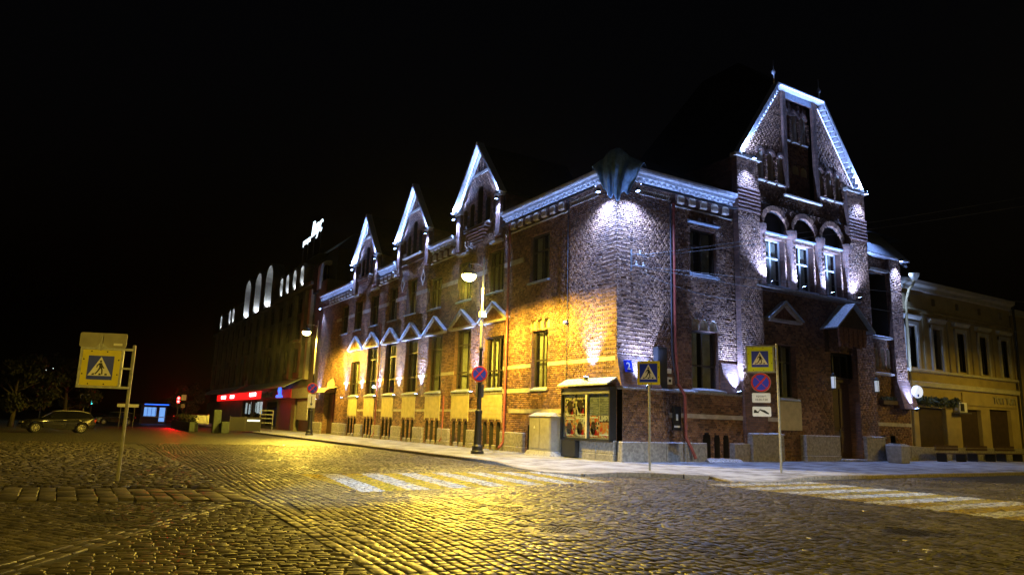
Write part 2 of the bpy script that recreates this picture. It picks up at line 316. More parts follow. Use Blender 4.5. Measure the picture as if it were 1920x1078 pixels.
class FB(MB):
    """builder in facade coordinates: u along the wall, z up, d out of the wall"""
    def __init__(s, fac): super().__init__(); s.fac = fac
    def w(s, u, z, d): return (-d, u, z) if s.fac == 'L' else (u, -d, z)
    def fbox(s, u0, u1, z0, z1, d0, d1):
        a, b = s.w(u0, z0, d0), s.w(u1, z1, d1)
        return s.box(min(a[0], b[0]), max(a[0], b[0]), min(a[1], b[1]), max(a[1], b[1]), z0, z1)
    def poly(s, pts, d0, d1): return s.prism([s.w(u, z, d0) for u, z in pts], [s.w(u, z, d1) for u, z in pts])
    def run(s, prof, u0, u1): return s.prism([s.w(u0, z, d) for d, z in prof], [s.w(u1, z, d) for d, z in prof])
    def strip(s, pts, d0, d1):
        a = [s.w(u, z, d0) for u, z in pts]; b = [s.w(u, z, d1) for u, z in pts]; n = len(pts)
        return s.add(a + b, [(i, i + 1, n + i + 1, n + i) for i in range(n - 1)])
def archpts(a, b, z0, zs, n=10, rise=None):
    c, r = (a + b) / 2, (b - a) / 2; h = rise or r
    return [(a, z0)] + [(c - r * math.cos(math.pi * k / n), zs + h * math.sin(math.pi * k / n)) for k in range(n + 1)] + [(b, z0)]
def H_rect(a, b, z0, z1): return lambda z: (a, b) if z0 <= z < z1 else None
def H_arch(a, b, z0, zs, rise=None):
    c, r = (a + b) / 2, (b - a) / 2; h = rise or r
    def f(z):
        if z0 <= z < zs: return (a, b)
        if zs <= z < zs + h: q = r * math.sqrt(max(0, 1 - ((z - zs) / h) ** 2)); return (c - q, c + q)
    return f
def H_dia(c, zc, w, h): return lambda z: (c - w * (1 - abs(z - zc) / h), c + w * (1 - abs(z - zc) / h)) if abs(z - zc) < h else None

BRICKS = []   # every brick laid: wall index, fac, u0, u1, z0, z1, d
CH = 0.095
def lay(fac, d, z0, z1, outline, holes, near=True, walls=None, idx=0):
    """courses of single bricks over a mortar backing; outline and holes give intervals per height"""
    mb = FB(fac); n = int(round((z1 - z0) / CH))
    for k in range(n):
        za = z0 + k * CH; zm = za + CH / 2
        segs = [list(outline(zm))] if outline(zm) else []
        for h in holes:
            r = h(zm)
            if r is None: continue
            out = []
            for a, b in segs:
                if r[1] <= a or r[0] >= b: out.append([a, b]); continue
                if r[0] > a + .02: out.append([a, r[0]])
                if r[1] < b - .02: out.append([r[1], b])
            segs = out
        gk = int(round(za / CH)); L = 0.28 if (gk % 2 or not near) else 0.14
        off = (0.07 if gk % 2 and near else 0) + (0.14 if (gk // 2) % 2 else 0) if near else 0.14 * (gk % 2)
        for a, b in segs:
            q = [mb.w(a, za, d - .014), mb.w(b, za, d - .014), mb.w(b, za + CH, d - .014), mb.w(a, za + CH, d - .014)]
            mb.add(q, [(0, 1, 2, 3)])
            j0 = math.floor((a - off) / L); u = j0 * L + off
            while u < b:
                ua, ub = max(u, a), min(u + L, b)
                if ub - ua > 0.03: BRICKS.append((idx, 0 if fac == 'L' else 1, ua + .005, ub - .005, za + .006, za + CH - .006, d))
                u += L
    return mb

# ================================================================ ground
def gsheet(name, pts, mat, z):
    mb = MB(); mb.add([(x, y, z) for x, y in pts], [tuple(range(len(pts)))])
    return mb.build(name, mat, recalc=False, kind='structure')
ROAD = gsheet('road', [(-260, -120), (260, -120), (260, 420), (-260, 420)], 'joint', -0.139)
def sheet_quads(name, quads, mat, z):
    mb = MB()
    for q in quads: mb.add([(x, y, z) for x, y in q], [tuple(range(len(q)))])
    return mb.build(name, mat, recalc=False, kind='structure')
YF = 17.0; XF = 9.0
FARROAD = sheet_quads('street', [[(-120, YF), (-5.25, YF), (-5.25, 330), (-120, 330)], [(XF, -60), (200, -60), (200, -7.85), (XF, -7.85)], [(-60, -8), (-23.5, -8), (-23.5, YF), (-60, YF)]], 'far_setts', -0.128)
# pavement round the corner, lowered at the two crossings
KERB = [(-5.3, 130, 0), (-5.3, 60, 0), (-5.3, 33, 0), (-5.3, 12, 0), (-5.3, 2.4, 0), (-5.45, 0.2, 0), (-5.75, -1.6, -.085), (-5.95, -3.6, -.095), (-5.6, -5.2, -.06), (-4.6, -5.45, 0), (-3.4, -5.7, 0),
        (-2.75, -6.5, 0), (-2.05, -7.0, 0), (-2.3, -8.2, -.09), (-1.0, -8.45, -.09), (0.3, -8.15, -.03), (1.6, -7.9, 0), (4.3, -7.85, 0), (12.5, -7.85, 0), (30, -7.85, 0), (120, -7.85, 0)]
INN = [(1, 130), (1, 60), (1, 33), (1, 12), (1, 3), (0, 2), (0, 1.5), (0, 1.2), (0, 1), (0, 1), (.2, .8), (.3, .6), (.5, .3), (.6, 0), (.8, 0), (1, 0), (2, 0), (5, .5), (12.5, .5), (30, .5), (120, .5)]
mb = MB(); n = len(KERB)
MID = [((k[0] * .6 + i[0] * .4), (k[1] * .6 + i[1] * .4), k[2] * 0.2) for k, i in zip(KERB, INN)]
mb.add([(x, y, z) for x, y, z in KERB] + MID + [(x, y, 0) for x, y in INN], [(i, i + 1, n + i + 1, n + i) for i in range(n - 1)] + [(n + i, n + i + 1, 2 * n + i + 1, 2 * n + i) for i in range(n - 1)])
PAVE = mb.build('pavement', 'pavement_frost', kind='structure')
# kerb stones, one by one
def kerbline(pts, parent, step, w=0.16, inward=1, jit=0.006):
    for (a, b) in zip(pts[:-1], pts[1:]):
        A, B = Vector(a), Vector(b); Ln = (B - A).length; m = max(1, round(Ln / step))
        t = (B - A) / m; nrm = Vector((t.y, -t.x, 0)).normalized() * w * inward
        for i in range(m):
            p, q = A + t * i + t * .008, A + t * (i + 1) - t * .008
            dz = random.uniform(-jit, jit) + .006; do = nrm * random.uniform(-.06, .06)
            mb = MB(); mb.prism([p + nrm + do + Vector((0, 0, -.25)), p + nrm * 1.0 + do + Vector((0, 0, dz - .02)), p + nrm * .85 + do + Vector((0, 0, dz)), p + Vector((0, 0, dz)), p + Vector((0, 0, -.25))],
                                [q + nrm + do + Vector((0, 0, -.25)), q + nrm * 1.0 + do + Vector((0, 0, dz - .02)), q + nrm * .85 + do + Vector((0, 0, dz)), q + Vector((0, 0, dz)), q + Vector((0, 0, -.25))])
            mb.build('kerb_stone', 'kerb_granite', parent)
kerbline(KERB[2:19], PAVE, 1.5)
kerbline(KERB[1:3], PAVE, 3.0); kerbline(KERB[18:20], PAVE, 2.4)

# ---- setts and cobbles: every stone near the camera is laid as geometry
STN = []   # cx, cy, hx, hy, ang, zoff, matidx
def inpoly(x, y, P_):
    r = False; j = len(P_) - 1
    for i in range(len(P_)):
        if (P_[i][1] > y) != (P_[j][1] > y) and x < (P_[j][0] - P_[i][0]) * (y - P_[i][1]) / (P_[j][1] - P_[i][1]) + P_[i][0]: r = not r
        j = i
    return r
COVERS = [(-18.55, -10.9, .42), (-12.35, -11.7, .40), (-12.9, -14.1, .40), (-7.6, -16.3, .42)]
def lay_setts(poly, ang, w, l, mi, wob=0.05, jit=0.15, zj=0.006, z=-0.12):
    xs = [p[0] for p in poly]; ys = [p[1] for p in poly]; c = ((min(xs) + max(xs)) / 2, (min(ys) + max(ys)) / 2)
    R_ = math.hypot(max(xs) - min(xs), max(ys) - min(ys)) / 2; ca, sa = math.cos(ang), math.sin(ang)
    v = -R_; k = 0
    while v < R_:
        wr = w * random.uniform(0.9, 1.1); u = -R_ + random.random() * l
        while u < R_:
            ll = l * random.uniform(1 - jit * 2, 1 + jit * 2)
            uu = u + ll / 2; vv = v + wr / 2 + wob * math.sin(uu * .5 + c[0]) + wob * .5 * math.sin(uu * 1.3 + 1)
            x, y = c[0] + ca * uu - sa * vv, c[1] + sa * uu + ca * vv
            if inpoly(x, y, poly) and all((x - a) ** 2 + (y - b) ** 2 > (r + .07) ** 2 for a, b, r in COVERS):
                sl_ = wob * .5 * math.cos(uu * .5 + c[0])
                STN.append((x, y, ll / 2 - .007, wr / 2 - .007, ang + sl_ + random.uniform(-.03, .03), z + random.uniform(-zj, zj), mi))
            u += ll
        v += wr
KP = [(-5.32, YF), (-5.32, 2.4), (-5.47, .2), (-5.77, -1.6), (-5.97, -3.6), (-5.62, -5.25), (-4.6, -5.5), (-3.4, -5.75), (-2.78, -6.55), (-2.1, -7.05), (-2.35, -8.25), (-1, -8.5), (.3, -8.2), (1.6, -7.95), (XF, -7.9)]
MAIN = [(-15.55, YF), *KP, (XF, -24), (-15.0, -24), (-15.85, -16), (-15.75, -9.2)]
lay_setts(MAIN, math.radians(86), 0.135, 0.175, 0, jit=.22, zj=.006)
lay_setts([(-16.15, YF), (-15.55, YF), (-15.75, -9.2), (-15.85, -16), (-15.0, -24), (-15.7, -24), (-16.45, -15.5), (-16.2, -9.2)], math.radians(88.5), 0.15, 0.27, 0, wob=.02)
lay_setts([(-16.35, -9.3), (-16.45, -15.5), (-15.7, -24), (-23, -24), (-20.7, -16.7)], math.radians(168), 0.105, 0.19, 1, wob=.06, zj=.007)
lay_setts([(-16.3, -9.3), (-16.35, -9.35), (-20.8, -16.75), (-21.2, -16.4), (-16.75, -9.3)], math.radians(57), 0.14, 0.3, 1, wob=.01)
lay_setts([(-16.8, -9.25), (-21.2, -16.4), (-24, -20), (-24, -7.4), (-20.1, -8.35)], math.radians(120), 0.125, 0.14, 1, wob=.08, jit=.25, zj=.007)
# traffic island: a border of long stones and rough cobbles inside
lay_setts([(-16.2, -9.25), (-16.25, -6.9), (-20.2, -5.85), (-24, -5.0), (-24, -7.4), (-20.1, -8.35)], math.radians(90), 0.30, .62, 1, wob=.02, jit=.1, z=-.10, zj=.008)
lay_setts([(-16.25, -6.85), (-16.2, 3.5), (-17.2, YF), (-24, YF), (-24, -4.9), (-20.2, -5.8)], math.radians(35), 0.14, 0.17, 1, wob=.1, jit=.3, zj=.014, z=-.08)
STN = np.array(STN)
def stone_shape(hx, hy, sd):
    r = random.Random(sd); t = .014
    c = [(-1, -1), (1, -1), (1, 1), (-1, 1)]; V = []
    for sx, sy in c: V.append((sx * hx, sy * hy, -.05))
    for sx, sy in c: V.append((sx * (hx - r.uniform(0, .006)), sy * (hy - r.uniform(0, .006)), -.011 + r.uniform(-.003, .003)))
    for sx, sy in c: V.append((sx * (hx - .015), sy * (hy - .014), r.uniform(-.004, .002)))
    V.append((0, 0, .0025))
    return V
SQ = [(0, 1, 5, 4), (1, 2, 6, 5), (2, 3, 7, 6), (3, 0, 4, 7), (4, 5, 9, 8), (5, 6, 10, 9), (6, 7, 11, 10), (7, 4, 8, 11), (8, 9, 12, 12), (9, 10, 12, 12), (10, 11, 12, 12), (11, 8, 12, 12)]
def pixel(x, y, z):
    q = Vector((x, y, z)) - CAM; a, b, c = q.dot(xa), q.dot(ya), -q.dot(za)
    return (0.5 + (a / c) * (25.01 / 36), 0.5 * 1078 / 1920 - 0 + (b / c) * (25.01 / 36)) if c > .1 else (9, 9)
# nearest stones in the picture become objects of their own
dist = np.hypot(STN[:, 0] - CAM.x, STN[:, 1] - CAM.y); order = np.argsort(dist); single = []
for i in order:
    p = pixel(STN[i, 0], STN[i, 1], STN[i, 5])
    if 0 < p[0] < 1 and 0 < p[1] < 1: single.append(i)
    if len(single) >= 290: break
ss = set(single); PROTO = {}
for i in single:
    x, y, hx, hy, an, z, mi = STN[i]; v = random.randrange(5); key = (int(mi), v)
    if key not in PROTO:
        me = bpy.data.meshes.new('sett'); VV = stone_shape(.1, .08, v + 11)
        me.from_pydata(VV, [], [tuple(dict.fromkeys(q)) for q in SQ]); me.shade_smooth(); me.set_sharp_from_angle(angle=math.radians(50)); me.materials.append(MATS['sett' if mi == 0 else 'cobble']); PROTO[key] = me
    o = link('sett', PROTO[key], (x, y, z), ROAD); o.scale = (hx / .1, hy / .08, 1); o.rotation_euler = (random.uniform(-.035, .035), random.uniform(-.035, .035), an)
for mi, nm in ((0, 'sett_field'), (1, 'cobble_field')):
    idx = [i for i in range(len(STN)) if int(STN[i, 6]) == mi and i not in ss]
    A = STN[idx]; m = len(A)
    V = np.zeros((m, 13, 3)); sx = np.array([-1, 1, 1, -1.]); sy = np.array([-1, -1, 1, 1.])
    hx, hy = A[:, 2:3], A[:, 3:4]; cut = lambda s: rng.uniform(0, s, (m, 4))
    V[:, 0:4, 0] = sx * hx; V[:, 0:4, 1] = sy * hy; V[:, 0:4, 2] = -.05
    V[:, 4:8, 0] = sx * (hx - cut(.01)); V[:, 4:8, 1] = sy * (hy - cut(.01)); V[:, 4:8, 2] = -.008 + rng.uniform(-.003, .003, (m, 4))
    V[:, 8:12, 0] = sx * (hx - .015); V[:, 8:12, 1] = sy * (hy - .014); V[:, 8:12, 2] = rng.uniform(-.004, .002, (m, 4)); V[:, 12, 2] = .0025
    tx, ty = rng.normal(0, .016, (m, 1)), rng.normal(0, .016, (m, 1)); V[:, :, 2] += V[:, :, 0] * tx + V[:, :, 1] * ty
    ca, sa = np.cos(A[:, 4:5]), np.sin(A[:, 4:5]); X = V[:, :, 0] * ca - V[:, :, 1] * sa; Y = V[:, :, 0] * sa + V[:, :, 1] * ca
    V[:, :, 0] = X + A[:, 0:1]; V[:, :, 1] = Y + A[:, 1:2]; V[:, :, 2] += A[:, 5:6]
    me = bpy.data.meshes.new(nm); base = (np.arange(m) * 13)[:, None, None]
    quads = np.array(SQ[:8]); tris = np.array([(8, 9, 12), (9, 10, 12), (10, 11, 12), (11, 8, 12)])
    lq = (base + quads[None]).reshape(-1); lt = (base + tris[None]).reshape(-1)
    me.vertices.add(m * 13); me.vertices.foreach_set('co', V.astype(np.float32).ravel())
    me.loops.add(len(lq) + len(lt)); me.loops.foreach_set('vertex_index', np.concatenate([lq, lt]).astype(np.int32))
    nq, ntr = m * 8, m * 4; me.polygons.add(nq + ntr)
    me.polygons.foreach_set('loop_start', np.concatenate([np.arange(nq) * 4, nq * 4 + np.arange(ntr) * 3]).astype(np.int32))
    me.update(calc_edges=True); me.validate(); me.shade_smooth(); me.set_sharp_from_angle(angle=math.radians(50)); me.materials.append(MATS['sett' if mi == 0 else 'cobble'])
    link(nm, me, (0, 0, 0), ROAD, kind='stuff')
for k, (x, y, r) in enumerate(COVERS):
    t = thing('manhole_cover', ['dark round manhole cover in rough cobbles below the leaning signpost', 'round manhole cover nearest the yellow and white crossing', 'round manhole cover in the middle of the foreground setts', 'round manhole cover at the lower right among the setts'][k], 'manhole cover', (x, y, -.15), group='manhole covers in the street')
    mb = MB().lathe([(r + .14, 0), (r + .14, .014), (r, .018), (r, .02), (r - .06, .024), (r - .06, .012)], n=28); mb.build('rim', 'iron', t)
    mb = MB().lathe([(r - .065, 0), (r - .065, .016), (0.001, .018)], n=28)
    for a in range(-3, 4):
        for b in range(-3, 4):
            if a * a + b * b < 10: mb.box(a * .095 - .03, a * .095 + .03, b * .095 - .03, b * .095 + .03, .016, .026)
    mb.build('lid', 'iron', t)

# ================================================================ brick building
B = thing('brick_building', 'long red brick corner building with gables outlined in cold white light', 'building')
M_ = 3.7
GW = [('A', 5.15, 6.55, 3.0, 5.92)] + [(n_, 10.3 + M_ * i - 1.0, 10.3 + M_ * i + 1.0, 3.1, z) for i, (n_, z) in enumerate(zip('BCDEFGH', (5.95, 6.75, 6.72, 6.75, 6.75, 6.75, 5.92)))]
UW = [(5.15, 6.9, 8.35, 10.85), (9.5, 11.2, 8.4, 10.85), (13.2, 14.9, 8.4, 10.85), (17.2, 18.9, 8.4, 10.5), (20.75, 22.4, 8.45, 10.95), (24.35, 25.95, 8.4, 10.9), (28.15, 29.75, 8.4, 10.85), (31.8, 33.45, 8.4, 10.85), (35.1, 36.8, 8.4, 10.85)]
RW1 = (4.35, 6.05, 3.05, 5.8); RW2 = (4.37, 6.07, 8.35, 10.6)
XC = 12.45
TW = [(XC + 2.32 * k - .75, XC + 2.32 * k + .75, 8.45, 10.95) for k in (-1, 0, 1)]
LW = (9.95, 11.4, 2.9, 5.6); DOOR = (14.2, 16.15, 0.1, 5.55)

def glazing(fac, u0, u1, z0, z1, d, cols, rows, parent, frame='window_frame', fw=.07, curt=True, sill=True, name='window', dwall=0.0, sill_out=.14):
    """window: frame bars, single panes, curtains behind, sill of sheet metal"""
    fb = FB(fac); fb.fbox(u0, u0 + fw, z0, z1, d - .05, d + .03); fb.fbox(u1 - fw, u1, z0, z1, d - .05, d + .03)
    fb.fbox(u0 + fw, u1 - fw, z0, z0 + fw, d - .05, d + .03); fb.fbox(u0 + fw, u1 - fw, z1 - fw, z1, d - .05, d + .03)
    wnd = fb.build(name, frame, parent, recalc=False)
    ce = [u0 + fw + (u1 - u0 - 2 * fw) * c for c in cols]; re_ = [z0 + fw + (z1 - z0 - 2 * fw) * r for r in rows]
    fb = FB(fac); bw = .035
    for c in ce[1:-1]: fb.fbox(c - bw, c + bw, z0 + fw, z1 - fw, d - .045, d + .022)
    for r in re_[1:-1]: fb.fbox(u0 + fw, u1 - fw, r - bw, r + bw, d - .048, d + .026)
    if fb.v: fb.build('mullion', frame, wnd, recalc=False)
    for i in range(len(ce) - 1):
        for j in range(len(re_) - 1):
            fb = FB(fac); fb.fbox(ce[i] + .02, ce[i + 1] - .02, re_[j] + .02, re_[j + 1] - .02, d - .012, d - .006); fb.build('pane', 'glass', wnd, recalc=False)
    if curt:
        for a, b in ((u0 + .05, u0 + (u1 - u0) * random.uniform(.3, .48)), (u1 - (u1 - u0) * random.uniform(.3, .48), u1 - .05)):
            fb = FB(fac); m = 14
            pts = [(a + (b - a) * i / m, d - .22 - .05 * (i % 2) - .02 * random.random()) for i in range(m + 1)]
            fb.add([fb.w(u, z0 + .05, dd) for u, dd in pts] + [fb.w(u, z1 - .05, dd) for u, dd in pts], [(i, i + 1, m + 2 + i, m + 1 + i) for i in range(m)])
            fb.build('curtain', 'curtain', wnd, recalc=False)
    fb = FB(fac); dd = d - .04
    fb.add([fb.w(u0, z0, dd), fb.w(u0, z1, dd), fb.w(u1, z1, dd), fb.w(u1, z0, dd), fb.w(u0, z0, dwall - .012), fb.w(u0, z1, dwall - .012), fb.w(u1, z1, dwall - .012), fb.w(u1, z0, dwall - .012)],
           [(0, 1, 5, 4), (1, 2, 6, 5), (2, 3, 7, 6), (3, 0, 4, 7)])
    fb.build('reveal', 'brickwork', wnd, recalc=False)
    if sill:
        fb = FB(fac); fb.run([(d + .03, z0 + .16), (dwall + sill_out, z0 + .02), (dwall + sill_out, z0 - .05), (d + .03, z0 - .02)], u0 - .06, u1 + .06); fb.build('sill', 'sheet_metal', wnd)
    return wnd

# --- left facade wall
holesL = [H_rect(a, b, z0, z1) for _, a, b, z0, z1 in GW] + [H_rect(*w) for w in UW]
BW = []     # small arched basement windows
for i in range(7):
    c = 10.3 + M_ * i
    for k in (-1, 0, 1): BW.append((c + k * .72 - .22, c + k * .72 + .22, .14, 1.22))
for k in (0, 1): BW.append((5.75 + k * .62, 6.13 + k * .62, .14, 1.15))
holesL += [H_arch(*w) for w in BW]
SL3 = [(5.0 + .6 * k, 5.5 + .6 * k, 5.97, 6.26) for k in range(3)]
holesL += [H_arch(*w) for w in SL3]
holesL.append(H_rect(37.0, 40.2, 0, 3.55)); holesL.append(H_arch(37.5, 39.7, 3.9, 3.95, .95))
WALLS = []
def wall(fac, d, z0, z1, outline, holes, near, label):
    i = len(WALLS); mb = lay(fac, d, z0, z1, outline, holes, near, None, i)
    WALLS.append(mb.build('wall', 'mortar', B, recalc=False, label=label)); return WALLS[-1]
wall('L', 0, 0, 12.16, lambda z: (3.4, 16.0), holesL, True, 'near stretch of the yellow-lit brick street front')
wall('L', 0, 0, 12.16, lambda z: (16.0, 42.7), holesL, False, 'far stretch of the brick street front')
wall('L', .08, 0, 12.16, lambda z: (-.08, 3.4), [], True, 'corner pier of the street front')
GC = [12.2, 21.5, 30.8]; GHW = 2.6
def gable_out(c, d0=14.0):
    def f(z):
        if z < 13.95: return (c - GHW, c + GHW)
        q = GHW - (z - 13.95) * (GHW + .12) / 3.55
        return (c - q, c + q) if q > .12 else None
    return f
for gi, c in enumerate(GC):
    hs = [H_arch(c - .3, c + .3, 12.65, 14.75), H_arch(c - 1.22, c - .66, 12.65, 13.9), H_arch(c + .66, c + 1.22, 12.65, 13.9), H_arch(c - 2.02, c - 1.56, 13.05, 13.75), H_arch(c + 1.56, c + 2.02, 13.05, 13.75)]
    hs += [H_rect(c - .75 + .55 * k, c - .45 + .55 * k, 16.0, 16.5) for k in range(3)][:3] if False else [H_rect(c - .42, c - .24, 16.05, 16.55), H_rect(c - .09, c + .09, 16.05, 16.75), H_rect(c + .24, c + .42, 16.05, 16.55)]
    if gi == 1: hs += [H_dia(c - 1.72, 10.75, .26, .45), H_dia(c + 1.72, 10.75, .26, .45), H_rect(20.75, 22.4, 8.45, 10.95)]
    z0 = 11.305 if gi != 1 else 8.36
    wall('L', .16, z0, 17.5, gable_out(c), hs, gi == 0, 'brick face of a small street gable')
# --- right facade walls
holesR = [H_rect(*RW1), H_rect(*RW2)] + [H_arch(4.38 + .58 * k, 4.86 + .58 * k, 5.83, 6.1) for k in range(3)]
wall('R', .08, 2.945, 12.16, lambda z: (-.08, 3.1), [], True, 'corner pier of the side front')
wall('R', 0, 2.945, 12.16, lambda z: (3.1, 7.3), holesR, True, 'brick bay of the side front beside the tall gable')
holesB = [H_arch(4.62, 5.1, .1, 1.0), H_arch(5.32, 5.68, .1, 1.0), H_arch(5.9, 6.25, .1, 1.0)]
wall('R', .45, 0, 2.945, lambda z: (-.08, 2.5), [], True, 'projecting brick base at the corner')
wall('R', .3, 0, 2.945, lambda z: (2.5, 9.7), holesB, True, 'brick base of the side front')
TR = lambda z: 4.9 - max(0, z - 14.9) * (4.9 - 1.75) / 4.4
def tower_out(z):
    if z > 19.3: return None
    q = TR(z) if z > 14.9 else 4.0
    return (XC - q, XC + q)
CS = (XC - 1.15, XC + 1.15)
slots = [(XC + s * x0 - .24, XC + s * x0 + .24, 13.95, 15.3) for s in (-1, 1) for x0 in (1.62, 2.42, 3.2)] + [(XC + k * .74 - .22, XC + k * .74 + .22, 16.75, 18.2) for k in (-1, 0, 1)]
holesT = [H_rect(*w) for w in TW] + [H_arch(XC + 2.32 * k - .86, XC + 2.32 * k + .86, 11.25, 11.5) for k in (-1, 0, 1)] + [H_rect(*LW), H_rect(*DOOR)]
holesT += [H_arch(*s) for s in slots[:6]] + [H_rect(CS[0], CS[1], 13.55, 18.95)]
wall('R', .15, 0, 19.3, tower_out, holesT, True, 'face of the tall clipped gable')
wall('R', -.12, 13.49, 18.95, lambda z: CS, [H_arch(*s) for s in slots[6:]] + [H_arch(XC + k * .7 - .25, XC + k * .7 + .25, 14.9, 15.2) for k in (-1, 0, 1)], True, 'sunk middle panel of the tall gable')
PIERS = [(7.2, 8.75), (16.1, 17.65)]
for a, b in PIERS: wall('R', .42, 0, 14.63, lambda z, a=a, b=b: (a, b), [], True, 'pier at the side of the tall gable')
holesE = [H_rect(18.15, 19.75, 6.75, 10.4)] + [H_arch(18.25 + .55 * k, 18.57 + .55 * k, 4.95, 5.95) for k in range(3)] + [H_rect(18.3, 18.75, .1, 1.3), H_rect(19.2, 19.65, .1, 1.3)]
wall('R', .1, 0, 11.4, lambda z: (17.65, 21.3), holesE, True, 'narrow end bay with the open loggia')
wall('R', .34, 4.37, 11.4, lambda z: (19.8, 20.9), [], True, 'slim lit end pier')

# bricks: the ones nearest the camera singly, the rest joined wall by wall
BR = np.array(BRICKS); CU = (BR[:, 2] + BR[:, 3]) / 2; isL = BR[:, 1] == 0
PX = np.where(isL, -BR[:, 6], CU); PY = np.where(isL, CU, -BR[:, 6]); PZ = (BR[:, 4] + BR[:, 5]) / 2
ds = (PX - CAM.x) ** 2 + (PY - CAM.y) ** 2 + (PZ - CAM.z) ** 2
full = np.abs((BR[:, 3] - BR[:, 2]) - .27) < .002
hidden = (isL & (PZ < 3.25)) | ((~isL) & (PZ < 4.4)) | (isL & (np.abs(PY - .8) < 3) & (PZ < 3.4))
sel = np.argsort(np.where(full & ~hidden, ds, 1e9))[:280]; ssel = np.zeros(len(BR), bool); ssel[sel] = True
BP = {}
for i in sel:
    fac = 'L' if isL[i] else 'R'; v = random.randrange(4)
    if (fac, v) not in BP:
        fb = FB(fac); r = [random.uniform(-.004, .007) for _ in range(4)]; c = [(-.135, 0), (.135, 0), (.135, CH - .012), (-.135, CH - .012)]
        fb.add([fb.w(u, z, -.02) for u, z in c] + [fb.w(u * .985, z, r[k]) for k, (u, z) in enumerate(c)], [(4, 5, 6, 7), (0, 1, 5, 4), (1, 2, 6, 5), (2, 3, 7, 6), (3, 0, 4, 7)])
        me = bpy.data.meshes.new('brick'); me.from_pydata(fb.v, [], fb.f); me.materials.append(MATS['brick']); BP[(fac, v)] = me
    pos = (-BR[i, 6], CU[i], BR[i, 4]) if isL[i] else (CU[i], -BR[i, 6], BR[i, 4])
    link('brick', BP[(fac, v)], pos, WALLS[int(BR[i, 0])])
for wi, wl in enumerate(WALLS):
    A = BR[(BR[:, 0] == wi) & ~ssel]; m = len(A)
    if not m: continue
    U = np.stack([A[:, 2], A[:, 3], A[:, 3], A[:, 2]], 1); Z = np.stack([A[:, 4], A[:, 4], A[:, 5], A[:, 5]], 1)
    D0 = A[:, 6:7] - .02 + np.zeros((m, 4)); bj = rng.normal(0, .0035, (m, 1)); out_ = (rng.random((m, 1)) < .03) * rng.uniform(-.014, .006, (m, 1))
    D1 = A[:, 6:7] + bj + out_ + rng.normal(0, .003, (m, 4))
    U8 = np.concatenate([U, U + rng.normal(0, .0015, (m, 4))], 1); Z8 = np.concatenate([Z, Z + rng.normal(0, .0015, (m, 4))], 1); D8 = np.concatenate([D0, D1], 1)
    V = np.stack([-D8, U8, Z8], 2) if A[0, 1] == 0 else np.stack([U8, -D8, Z8], 2)
    q = np.array([(4, 5, 6, 7), (0, 1, 5, 4), (1, 2, 6, 5), (2, 3, 7, 6), (3, 0, 4, 7)])
    if A[0, 1] == 0: q = q[:, ::-1]
    fastmesh('brick_field', V.reshape(-1, 3), (np.arange(m)[:, None, None] * 8 + q[None]).reshape(-1, 4), 'brick', wl, kind='stuff')

# rooms behind the glass, back walls and roofs
MB().box(1.2, 1.3, 3, 42.6, .1, 12.3).build('interior_wall', 'room', B)
MB().box(3, 21.2, 1.2, 1.3, .1, 12.3).build('interior_wall', 'room', B)
mb = MB(); mb.box(.05, 12, 42.5, 42.75, 0, 12.2); mb.box(11.8, 12, 12, 42.5, 0, 12.2); mb.box(21.1, 21.3, .05, 12, 0, 11.3); mb.box(12, 21.1, 11.8, 12, 0, 12.2)
mb.build('back_wall', 'brickwork', B)
mb = MB()
mb.add([(-.35, -.35, 12.62), (-.35, 42.9, 12.62), (5.8, 37, 16.2), (5.8, 5.8, 16.2), (12, 42.9, 12.62), (12, 12, 12.62), (21.5, -.3, 12.62), (21.5, 12, 12.62), (15.5, 5.8, 16.2)],
       [(0, 3, 2, 1), (1, 2, 4), (2, 3, 5, 4), (0, 6, 8, 3), (3, 8, 7, 5), (6, 7, 8)])
mb.build('roof', 'roof_metal', B, recalc=False)
for c in GC:   # little roofs behind the gables
    mb = MB(); mb.add([(-.1, c - 2.85, 13.95), (-.1, c + 2.85, 13.95), (-.1, c, 17.6), (6, c - 2.85, 13.95), (6, c + 2.85, 13.95), (6, c, 17.6)], [(0, 2, 5, 3), (1, 4, 5, 2), (3, 5, 4)])
    mb.build('gable_roof', 'roof_metal', B, recalc=False)
    MB().box(.02, 4, c - GHW, c - GHW + .3, 12.2, 13.95).build('gable_cheek', 'brickwork', B); MB().box(.02, 4, c + GHW - .3, c + GHW, 12.2, 13.95).build('gable_cheek', 'brickwork', B)
mb = MB(); z0 = 14.75; mb.add([(XC - 5.2, -.3, z0), (XC + 5.2, -.3, z0), (XC + 5.2, 10, z0), (XC - 5.2, 10, z0), (XC - 1.9, -.3, 19.4), (XC + 1.9, -.3, 19.4), (XC - .6, 3.2, 22.6), (XC + .6, 3.2, 22.6), (XC - .6, 6, 22.6), (XC + .6, 6, 22.6)],
       [(4, 5, 7, 6), (1, 2, 9, 7, 5), (0, 4, 6, 8, 3), (2, 3, 8, 9), (6, 7, 9, 8)])
mb.build('tower_roof', 'roof_metal', B, recalc=False)
MB().box(7.3, 7.5, .1, 10, 12, 14.75).box(17.4, 17.6, .1, 10, 11, 14.75).box(7.3, 17.6, 9.9, 10, 11, 14.75).build('tower_cheek', 'brickwork', B)
for x in (XC - 1.9, XC + 1.9):
    t = MB().lathe([(.05, 0), (.035, .5), (.09, .55), (.11, .65), (.06, .78), (.02, .85), (.012, 1.35)], (x, -.2, 19.5), 10); t.build('finial', 'verge_metal', B, smooth=True)

